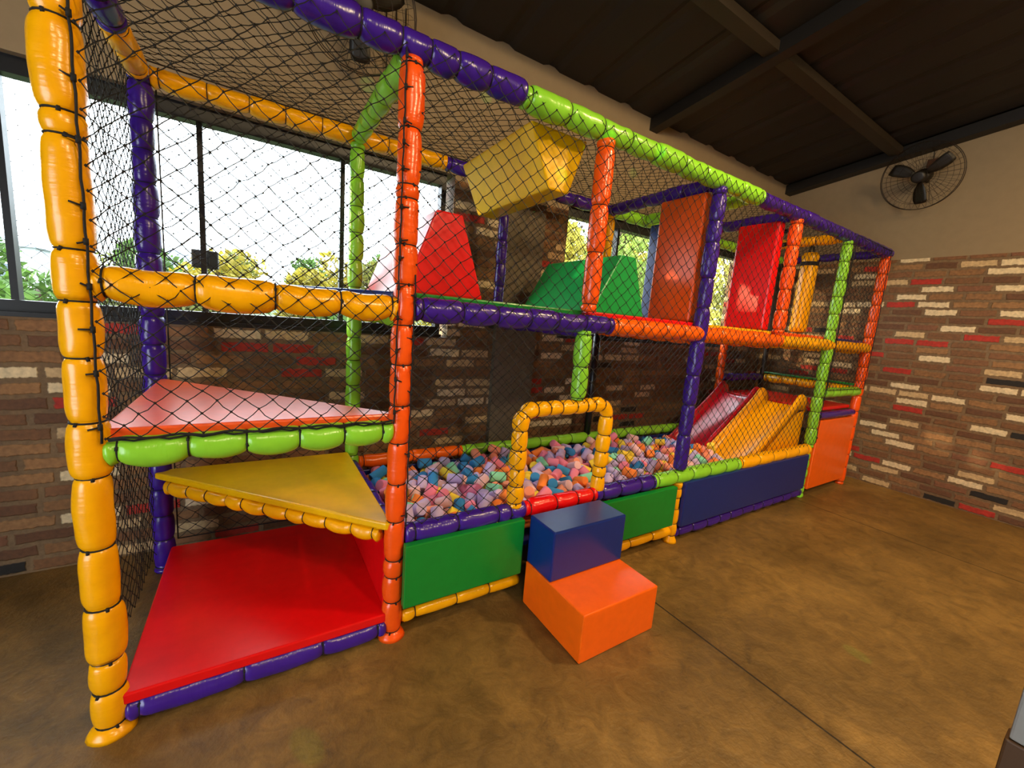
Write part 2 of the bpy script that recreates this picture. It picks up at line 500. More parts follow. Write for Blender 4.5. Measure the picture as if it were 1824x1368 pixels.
R0 = .0445
X1, XB, X2, X3, X4, X5, D = .929, 1.915, 2.894, 3.90, 4.833, 5.744, .97
ZT, ZM, ZP, ZL, ZS = 2.41, 1.47, .487, 1.02, .968
def post(x, y, z0, z1, c, ties=None, foot=False, r=R0, **k):
    L = z1-z0
    ts = [t-z0 for t in ties] if ties else even(L, .15)
    return pad_tube('padded_post', [(x, y, z0), (x, y, z1)], r, ts, TY[c], foot=foot, **k)
post(0, 0, 0, 2.40, 'yellow', [2.32, 2.12, 1.9, 1.84, 1.55, 1.41, 1.25, 1.06, .89, .66, .46, .27, .16, .035], True, r=.047, bulge=.06, label='yellow padded corner post nearest the camera', tie_r=.003, near=True)
post(X1, 0, 0, 2.37, 'orangered', [2.345, 2.13, 1.93, 1.88, 1.71, 1.56, 1.4, 1.24, 1.07, .91, .73, .56, .38, .3, .18, .035], True, label='orange padded post between the stepped bay and the foam pit', tie_r=.0026, near=True)
post(XB, 0, 1.53, 2.37, 'orangered', [2.33, 2.06, 1.83, 1.57])
post(1.90, 0, 1.06, 1.43, 'lime', [1.07, 1.24, 1.41], r=.042, label='short lime padded post standing on the entrance arch', near=True)
post(X2, 0, ZP+.05, 2.37, 'purple', [2.33, 2.17, 2.04, 1.82, 1.63, 1.42, 1.19, .99, .78])
post(X2, 0, 0, .44, 'yellow', [.40, .33, .25, .14, .05], True, r=.038)
post(X3, 0, 1.52, 2.37, 'orangered')
post(X4, 0, .50, 2.37, 'lime', r=.042)
post(X4, 0, 0, .44, 'lime', [.05, .12, .2, .29, .38], r=.030)
post(X5, 0, 0, 2.38, 'orangered', r=.043)
post(0, D, 0, 2.40, 'purple', r=.047)
post(X1, D, .05, 2.37, 'lime', r=.041)
post(XB, D, 1.50, 2.37, 'purple', r=.036)
post(2.92, D, 1.50, 2.37, 'yellow', r=.038)
tube_obj('bare_pole', [[P(2.92, D, .45), P(2.92, D, 1.43)]], .03, plain('dark_pole', '#10121C', .35), PLAY, 14)
post(X4, D, .50, 2.37, 'orangered', r=.04)
tube_obj('bare_pole', [[P(X5, D, .0), P(X5, D, 2.37)]], .03, plain('dark_brown_pole', '#2A1B10', .5), PLAY, 14)

def rail(a, b, c, ties=None, r=.047, d=.17, sag=.006, **k):
    L = (Vector(b)-Vector(a)).length
    return pad_tube('padded_rail', [a, b], r, ties if ties else even(L, d), TY[c], sag=sag, **k)
# front
rail((.035, 0, ZM), (.895, 0, ZM), 'yellow', [.024, .233, .448, .655, .841], r=.05, sag=.010, bulge=.1, label='yellow padded rail across the stepped bay at eye height', tie_r=.003, near=True)
rail((.97, 0, ZM), (2.08, 0, ZM), 'purple', r=.049)
rail((2.08, 0, ZM-.003), (3.93, 0, ZM-.003), 'orange', r=.05, d=.2)
rail((3.93, 0, ZM-.003), (5.72, 0, ZM-.003), 'yellow', r=.047, d=.2)
rail((-.06, 0, ZT+.005), (1.41, 0, ZT+.005), 'purple', [.09, .40, .60, .80, .94, 1.05, 1.16, 1.30], r=.052, sag=.004)
rail((1.41, 0, ZT), (3.34, 0, ZT), 'lime', r=.052, d=.2)
rail((3.34, 0, ZT), (5.80, 0, ZT), 'purple', r=.047, d=.2)
rail((.035, 0, ZS), (.895, 0, ZS), 'lime', [.03, .20, .359, .521, .674, .819], r=.047, sag=.010, bulge=.1, tie_r=.003, near=True)
rail((.04, 0, .062), (.895, 0, .062), 'purple', [.035, .33, .60, .82], r=.045, near=True)
rail((.97, 0, ZP), (1.60, 0, ZP), 'purple', [.04, .25, .47, .54], r=.048, near=True)
rail((1.60, -.004, ZP), (2.10, -.004, ZP), 'red', [.03, .2, .35, .47], r=.045, sag=.003, label='red padded rail across the foot of the entrance arch', near=True)
rail((2.10, 0, ZP), (2.62, 0, ZP), 'purple', [.05, .2, .38, .50], r=.048, near=True)
rail((2.62, 0, ZP), (3.62, 0, ZP), 'lime', [.03, .22, .40, .60, .80, .96], r=.05)
rail((3.62, 0, ZP), (4.80, 0, ZP), 'yellow', [.03, .28, .5, .72, .95, 1.13], r=.05)
rail((.97, 0, .085), (1.60, 0, .085), 'yellow', [.06, .27, .45], r=.032, sag=.002)
rail((2.06, 0, .085), (2.86, 0, .085), 'yellow', [.15, .40, .62], r=.032, sag=.002)
rail((2.93, 0, .062), (4.80, 0, .062), 'purple', r=.038)
rail((4.87, 0, ZL), (5.71, 0, ZL), 'lime', r=.045)
rail((4.87, 0, .795), (5.71, 0, .795), 'purple', [.02, .82], r=.036, sag=0)
# back
rail((.04, D, ZT), (1.46, D, ZT), 'yellow', r=.045); rail((1.46, D, ZT), (2.89, D, ZT), 'purple', r=.045); rail((2.89, D, ZT), (5.70, D, ZT), 'lime', r=.045)
rail((.04, D, ZM), (.89, D, ZM), 'yellow', r=.04); rail((.96, D, ZM), (5.70, D, ZM), 'purple', r=.04, d=.2)
rail((.97, D, ZP), (1.69, D, ZP), 'orange', r=.042); rail((1.69, D, ZP), (4.79, D, ZP), 'lime', r=.042)
rail((4.87, D, ZL), (5.70, D, ZL), 'purple', r=.042)
# across
rail((0, .05, ZT), (0, .56, ZT), 'purple', r=.047); rail((0, .56, ZT), (0, .93, ZT), 'yellow', r=.047)
for x, c, r in ((X1, 'lime', .046), (X2, 'purple', .045), (3.30, 'lime', .045), (X3, 'purple', .045), (X4, 'yellow', .045), (X5, 'purple', .042)):
    rail((x, .05, ZT-.005), (x, .93, ZT-.005), c, r=r)
for x, c in ((X1, 'lime'), (XB, 'purple'), (X2, 'orange'), (X3, 'orange'), (X4, 'yellow'), (X5, 'yellow')):
    rail((x, .05, ZM-.04), (x, .93, ZM-.04), c, r=.034)
rail((X5, .05, ZL), (X5, .93, ZL), 'yellow', r=.045)
rail((.04, .90, .492), (.88, .035, .492), 'yellow', r=.036, d=.11, sag=.008)
rail((.04, .93, .955), (.89, .12, .955), 'lime', r=.028, d=.2)
rail((X1, .05, ZP), (X1, .93, ZP), 'purple', r=.036)

WEB = plain('black_webbing_tape', '#121113', .8)
for zz in (2.30, 2.20):
    tube_obj('webbing_strap', [[P(X3, .05, zz), P(X3-.01, .12, zz-.01), P(X3-.02, .2, zz+.01)]], .016, WEB, PLAY, 8)
# arch
pa = [(1.545, 0, .505)]
for k in range(9): 
    a = PI - PI/2*k/8; pa.append((1.615+.07*math.cos(a), 0, .945+.07*math.sin(a)))
for k in range(9):
    a = PI/2 - PI/2*k/8; pa.append((2.065+.07*math.cos(a), 0, .955+.07*math.sin(a)))
pa.append((2.122, 0, .505))
pad_tube('entrance_arch', pa, .042, [.03, .12, .21, .31, .41, .49, .56, .64, .72, .82, .89, .95, 1.02, 1.11, 1.22, 1.32, 1.41, 1.47], TY['yellow'], label='yellow padded arch over the way into the foam pit', near=True)

# platforms
def plate(name, prof, z0, z1, c, label, bev=.008):
    o = prism(name, prof, z0, z1, FL[c], PLAY, bev, axis='z'); o.location = -OFF; o['label'] = label; return o
plate('platform', [(.02, -.005), (.905, -.005), (.905, .03), (.03, .965), (.02, .965)], 1.0, 1.034, 'deckorange', 'orange triangular platform in the stepped bay')
plate('platform', [(-.02, .93), (.02, .965), (.905, .965), (.905, -.02), (.88, -.02)], .525, .56, 'gold', 'yellow triangular platform under the orange one')
plate('platform', [(.02, .945), (.03, .965), (.905, .965), (.905, .02), (.89, .02)], 1.492, 1.53, 'navy', 'navy triangular platform at eye height')
plate('platform', [(.975, .03), (1.90, .03), (1.90, .94), (.975, .94)], 1.50, 1.535, 'green', 'green upper deck board')
plate('platform', [(1.93, .03), (2.885, .03), (2.885, .94), (1.93, .94)], 1.50, 1.535, 'red', 'red upper deck board')
plate('platform', [(2.92, .03), (3.865, .03), (3.865, .94), (2.92, .94)], 1.50, 1.532, 'gold', 'yellow upper deck board')
plate('platform', [(3.935, .03), (4.80, .03), (4.80, .94), (3.935, .94)], 1.50, 1.535, 'orangered', 'orange upper deck board')
plate('platform', [(4.87, .03), (5.70, .03), (5.70, .94), (4.87, .94)], 1.50, 1.532, 'navy', 'navy upper deck board at the far end')
plate('platform', [(4.865, .03), (5.70, .03), (5.70, .94), (4.865, .94)], .83, .865, 'red', 'red deck board behind the slides')
plate('platform', [(5.705, .03), (5.775, .03), (5.775, .94), (5.705, .94)], 1.067, 1.087, 'green', 'narrow green ledge on the far end rail')
plate('floor_mat', [(.03, -.03), (.895, -.03), (.895, .95), (.03, .95)], .095, .135, 'red', 'red base mat of the stepped bay', .006)
# side boards
def board(lo, hi, c, label):
    o = box_obj('side_panel', lo, hi, FL[c], PLAY, .006); o.location -= OFF; o['label'] = label; return o
board((.955, -.075, .165), (1.572, -.038, .463), 'green', 'green side board left of the steps')
board((2.08, -.075, .17), (2.80, -.038, .447), 'green', 'green side board right of the steps')
board((2.925, -.055, .12), (4.75, -.022, .45), 'navy', 'long navy side board under the pit rail')
board((4.90, -.03, .075), (5.79, .005, .752), 'orange', 'orange end board below the red deck')
board((.893, .03, .105), (.912, .94, .475), 'red', 'red divider board between stepped bay and foam pit')
board((.98, .925, .05), (4.79, .94, .44), 'navy', 'navy board along the back of the foam pit')
board((.98, -.02, .28), (4.79, .92, .303), 'navy', 'navy base board under the foam pieces')

# nets
def net(name, fn, u1, v1, du=.076, dv=.068, keep=None, r=.0018, jit=.004, label='black knotted safety net', rope=True, seed=1, parent=PLAY, org=None, mat=None):
    """diamond mesh over a u-v rectangle; fn(u, v) gives the world point"""
    rnd = random.Random(seed)
    nu, nv = max(2, round(u1/du)), max(2, round(v1/dv*2))
    du, dv2 = u1/nu, v1/nv
    V, Fc = [], []
    node = {}
    for j in range(nv+1):
        for i in range(nu+1):
            off = .5 if j % 2 else 0
            u = (i+off)*du
            if u > u1 + 1e-6: continue
            edge = j in (0, nv)
            uu = min(max(u + (0 if edge else rnd.uniform(-jit, jit)), 0), u1); vv = min(max(j*dv2 + (0 if edge else rnd.uniform(-jit, jit)), 0), v1)
            if keep and not keep(uu, vv): continue
            node[(i, j)] = Vector(fn(uu, vv))
    def seg(a, b):
        t = (b-a); 
        if t.length < 1e-5: return
        t.normalize(); up = t.cross(Vector((.3, .2, .93))).normalized(); w = t.cross(up)
        bs = len(V)
        mid = (a+b)/2 + Vector((rnd.uniform(-.003, .003), rnd.uniform(-.002, .002), rnd.uniform(-.005, .0)))
        for p in (a, mid, b):
            for k in range(3):
                an = 2*PI*k/3; V.append(tuple(p + up*(r*math.cos(an)) + w*(r*math.sin(an))))
        for q in (0, 3):
            for k in range(3):
                k2 = (k+1) % 3; Fc.append((bs+q+k, bs+q+k2, bs+q+3+k2, bs+q+3+k))
    for (i, j), p in node.items():
        if j % 2 == 0: nb = ((i, j+1), (i-1, j+1))
        else: nb = ((i, j+1), (i+1, j+1))
        for q in nb:
            if q in node: seg(p, node[q])
        k = r*2.4; bs = len(V)
        V.extend([tuple(p + Vector(d)*k) for d in ((1, 0, 0), (-1, 0, 0), (0, 1, 0), (0, -1, 0), (0, 0, 1.2), (0, 0, -1.2))])
        Fc.extend([(bs, bs+2, bs+4), (bs+2, bs+1, bs+4), (bs+1, bs+3, bs+4), (bs+3, bs, bs+4), (bs+2, bs, bs+5), (bs+1, bs+2, bs+5), (bs+3, bs+1, bs+5), (bs, bs+3, bs+5)])
    if rope:
        if keep is None:
            for pa_ in ([fn(u1*k/20, 0) for k in range(21)], [fn(u1*k/20, v1) for k in range(21)], [fn(0, v1*k/20) for k in range(21)], [fn(u1, v1*k/20) for k in range(21)]):
                tube_lists(V, Fc, pa_, r*1.9, 5)
    if org is None: o = mesh_obj(name, V, Fc, NETM, parent, loc=-OFF, smooth=False)
    else: o = mesh_obj(name, [tuple(Vector(v)-Vector(org)) for v in V], Fc, mat or NETM, parent, loc=org, smooth=False)
    o['label'] = label
    return o
def wv(a, b): return .010*math.sin(a*5.1+b*2.3) + .007*math.sin(a*2.2-b*6.7+1)
# stepped bay
net('safety_net', lambda u, v: (.046+u, -.052+.35*wv(u, v), 1.015+v), .845, 1.375, seed=2, rope=False, label='front net of the stepped bay')
def hole(u, v):
    x, z = .955+u, .545+v
    return not (1.53 < x < 2.14 and z < 1.035)
net('safety_net', lambda u, v: (.955+u, -.056+.4*wv(u, v), .545+v), 3.86, 1.87, keep=hole, seed=3, label='front net over the foam pit and the upper crawl way')
net('safety_net', lambda u, v: (4.85+u, -.054+.3*wv(u, v), 1.05+v), .85, 1.365, seed=4, label='front net of the far end bay')
net('safety_net', lambda u, v: (-.03+.35*wv(u*3, v*2), .06+u, .12+v), .86, 2.29, du=.062, dv=.06, seed=5, jit=.004, rope=False, label='slack net hanging on the near end')
net('safety_net', lambda u, v: (.05+u, D+.05+.3*wv(u, v), .14+v), 5.64, 2.28, seed=6, label='back net along the windows')
net('safety_net', lambda u, v: (.02+u, .04+v, 2.448-.03*math.sin(PI*v/.9)+.6*wv(u, v)), 5.70, .90, seed=7, label='roof net')
net('safety_net', lambda u, v: (X5+.05+.3*wv(u, v), .05+u, 1.10+v), .87, 1.30, seed=8, label='net on the far end')
CORD = plain('sunlit_net_cord', '#5A4E3A', .8)  # tan cord colour stands in for sunlight on the net
tag(net('window_net', lambda u, v: (WIN[0][0]+.02+u, YB+.195+.3*wv(u, v), 1.34+v), 2.79, 1.04, seed=21, r=.0011, parent=None, org=(.19, YB+.195, 1.34), mat=NETM, label='dark knotted net stretched outside the panes of the long window'), cat='net', group='nets on the windows')
tag(net('window_net', lambda u, v: (WIN[1][0]+.02+u, YB+.195+.3*wv(u, v), 1.39+v), 2.69, 1.01, seed=22, r=.0013, parent=None, org=(4.03, YB+.195, 1.39), mat=CORD, label='net of sunlit-toned tan cord stretched outside the panes of the second window, beyond the grey pillar'), cat='net', group='nets on the windows')
# lacing cords with cut tails
def lacing(x, z0, z1, y=-.05, tails=.12, side=1):
    V, Fc = [], []
    n = 40
    p = [P(x+.0015*math.sin(i*1.7), y+.001*math.sin(i*2.9), z0+(z1-z0)*i/n) for i in range(n+1)]
    tube_lists(V, Fc, p, .0032, 6)
    z_ = z0+.05
    while z_ < z1:
        q = Vector(P(x, y-.003, z_))
        tube_lists(V, Fc, [tuple(q+Vector((0, 0, -.009))), tuple(q+Vector((0, 0, .009)))], .006, 6)
        tube_lists(V, Fc, [tuple(q), tuple(q+Vector((-side*random.uniform(.012, .03), -.004, random.uniform(-.012, .012))))], .0027, 5)
        z_ += random.uniform(.6, 1.4)*tails
    mesh_obj('lacing_rope', V, Fc, ROPE, PLAY)
lacing(.036, 1.0, 2.40, -.043); lacing(.895, 1.0, 2.38, -.040, .1, -1); lacing(.962, .54, 1.6, -.038, .2)
lacing(X4+.012, .55, 2.36, -.047, .2)
V, Fc = [], []
tube_lists(V, Fc, [P(.05+.84*i/30, -.045-.004*math.sin(i), 1.012+.004*math.sin(i*1.3)) for i in range(31)], .0045, 6)
tube_lists(V, Fc, [P(.05+.84*i/30, -.040-.003*math.sin(i*1.7), 1.005+.004*math.sin(i*2.1)) for i in range(31)], .0035, 6)
mesh_obj('lacing_rope', V, Fc, ROPE, PLAY)

# ------------------------------------------------------------------ foam modules on the upper deck
def block(name, prof, ya, yb, c, label, cat='foam block', group=None, bev=.010):
    cx = sum(p[0] for p in prof)/len(prof); zb = min(p[1] for p in prof); cy = (ya+yb)/2
    o = prism(name, [(x-cx, z-zb) for x, z in prof], ya-cy, yb-cy, FL[c], None, bev)
    o.location = (cx, cy, zb)
    return tag(o, label, cat, group)
ZD = 1.537
block('foam_block', [(.965, ZD), (1.352, ZD), (1.225, 1.905), (1.10, 1.905)], .13, .88, 'red', 'red wedge-topped foam block on the green upper deck', group='crawl-over foam blocks')
block('foam_block', [(2.06, ZD), (2.515, ZD), (2.388, 1.888), (2.262, 1.888)], .15, .88, 'emerald', 'green wedge-topped foam block on the red upper deck', group='crawl-over foam blocks')
block('foam_block', [(1.53, 2.385), (1.88, 2.385), (1.787, 2.108), (1.66, 2.108)], .10, .87, 'gold', 'yellow foam block hung upside down under the roof rails', group='crawl-over foam blocks')
block('foam_slab', [(2.85, ZD), (2.95, ZD), (2.95, 2.355), (2.85, 2.355)], .06, .41, 'slab', 'tall orange foam slab beside the purple front post', 'foam slab', 'upright foam slabs', .014)
block('foam_slab', [(3.33, ZD), (3.43, ZD), (3.43, 2.36), (3.33, 2.36)], .50, .90, 'navy', 'tall blue foam slab mostly hidden behind the orange slab', 'foam slab', 'upright foam slabs', .014)
block('foam_slab', [(3.78, ZD), (3.87, ZD), (3.87, 2.355), (3.78, 2.355)], .06, .38, 'red', 'tall red foam slab behind the purple front post', 'foam slab', 'upright foam slabs', .014)

# punching bag
pbx, pby = 4.83, .27
bag = tag(empty('punching_bag', (pbx, pby, 1.56)), 'yellow padded hanging bag with black straps at the top, in the far bay', 'punching bag')
V, Fc = [], []
prof = [(0, .0), (.055, .0), (.068, .012), (.071, .05), (.071, .58), (.069, .62), (.062, .66), (.070, .70), (.052, .735), (.0, .74)]
S = 24
for r_, z_ in prof:
    for k in range(S):
        a = 2*PI*k/S
        q = 1 + (.06*math.sin(7*a) if z_ > .65 else 0)
        V.append((r_*q*math.cos(a), r_*q*math.sin(a), z_))
for i in range(len(prof)-1):
    for k in range(S):
        k2 = (k+1) % S
        Fc.append((i*S+k, i*S+k2, (i+1)*S+k2, (i+1)*S+k))
mesh_obj('body', V, Fc, TY['yellow'], bag)
STRAP = plain('black_webbing', '#121113', .8)
V, Fc = [], []
for i in range(2):
    for k in range(S):
        a = 2*PI*k/S; V.append((.0735*math.cos(a), .0735*math.sin(a), .615+.035*i))
for k in range(S):
    k2 = (k+1) % S; Fc.append((k, k2, S+k2, S+k))
o = mesh_obj('strap', V, Fc, STRAP, bag); sm = o.modifiers.new('s', 'SOLIDIFY'); sm.thickness = .004
for sx in (-.045, .045):
    tube_obj('strap', [[(sx, 0, .70), (sx*.9, 0, .76), (sx*.4, 0, .795)]], .009, STRAP, bag)

# ------------------------------------------------------------------ slides
def slide(name, ya, yb, m, label, skirt=False):
    yc = (ya+yb)/2
    root = tag(empty(name, (4.4, yc, .318)), label, 'slide', 'slides into the foam pit')
    path = []
    def bed(x):
        # flat lip at the top, straight run, flattening tail
        s = .676
        if x > 4.70: return .875 - .02*((4.70-x)/.12)**2
        z = .875 - s*(4.70-x)
        return z + .02*math.exp(-((4.70-x)/.08))*0
    xs = [4.84, 4.81, 4.78, 4.75, 4.73, 4.71, 4.69, 4.66, 4.62, 4.5, 4.38, 4.26, 4.14, 4.02, 3.95, 3.90]
    hw = (yb-ya)/2 - .002
    V, Fc = [], []
    sect = []
    for x in xs:
        zb = bed(x)
        zb = max(zb, .37)
        rim = .075 + .045*math.exp(-((x-4.76)/.10)**2)
        rw = .040
        sec = [(-hw, -.03), (-hw, rim*.7), (-hw+.006, rim*.92), (-hw+.018, rim), (-hw+.032, rim*.93), (-hw+rw, rim*.7), (-hw+.055, .012), (-hw+.085, 0),
               (0, -.006), (hw-.085, 0), (hw-.055, .012), (hw-rw, rim*.7), (hw-.032, rim*.93), (hw-.018, rim), (hw-.006, rim*.92), (hw, rim*.7), (hw, -.03)]
        sect.append(sec)
        for dy, dz in sec:
            V.append((x-4.4, dy, zb+dz-.318))
    n = len(sect[0])
    for i in range(len(xs)-1):
        for k in range(n-1):
            Fc.append((i*n+k, i*n+k+1, (i+1)*n+k+1, (i+1)*n+k))
    o = mesh_obj('chute', V, Fc, m, root)
    sm = o.modifiers.new('s', 'SOLIDIFY'); sm.thickness = .008; sm.offset = -1
    if True:
        bm = bmesh.new()
        pr = [(4.82, .83), (4.66, .80), (3.99, .345), (4.82, .345)]
        a = [bm.verts.new((x-4.4, -hw+.004, z-.318)) for x, z in pr]; b = [bm.verts.new((x-4.4, -hw+.018, z-.318)) for x, z in pr]
        bm.faces.new(a); bm.faces.new(b[::-1])
        for i in range(4): bm.faces.new((a[i], b[i], b[(i+1) % 4], a[(i+1) % 4]))
        bm_obj('side_skirt', bm, m, root)
    return root
SLR = vinyl('red_slide_plastic', '#B00C22', .16, .03, (5, 5, 5)); SLY = vinyl('yellow_slide_plastic', '#F0A500', .25, .03, (5, 5, 5))
slide('slide', .075, .475, SLY, 'yellow moulded slide nearest the front net, ending among the foam pieces')
slide('slide', .485, .885, SLR, 'red moulded slide behind the yellow one, along the back')

# ------------------------------------------------------------------ soft steps
st = tag(empty('foam_steps', (1.83, -.30, 0)), 'soft two-tier step block, blue on orange, in front of the pit entrance', 'foam steps')
o = box_obj('lower_step', (1.592-1.83, -.53+.30, 0.002), (2.07-1.83, -.082+.30, .235), FL['orange'], st, .006); o['label'] = 'orange lower step'
o = box_obj('upper_step', (1.594-1.83, -.285+.30, .236), (2.072-1.83, -.082+.30, .49), FL['navy'], st, .008); o['label'] = 'dark blue upper step'

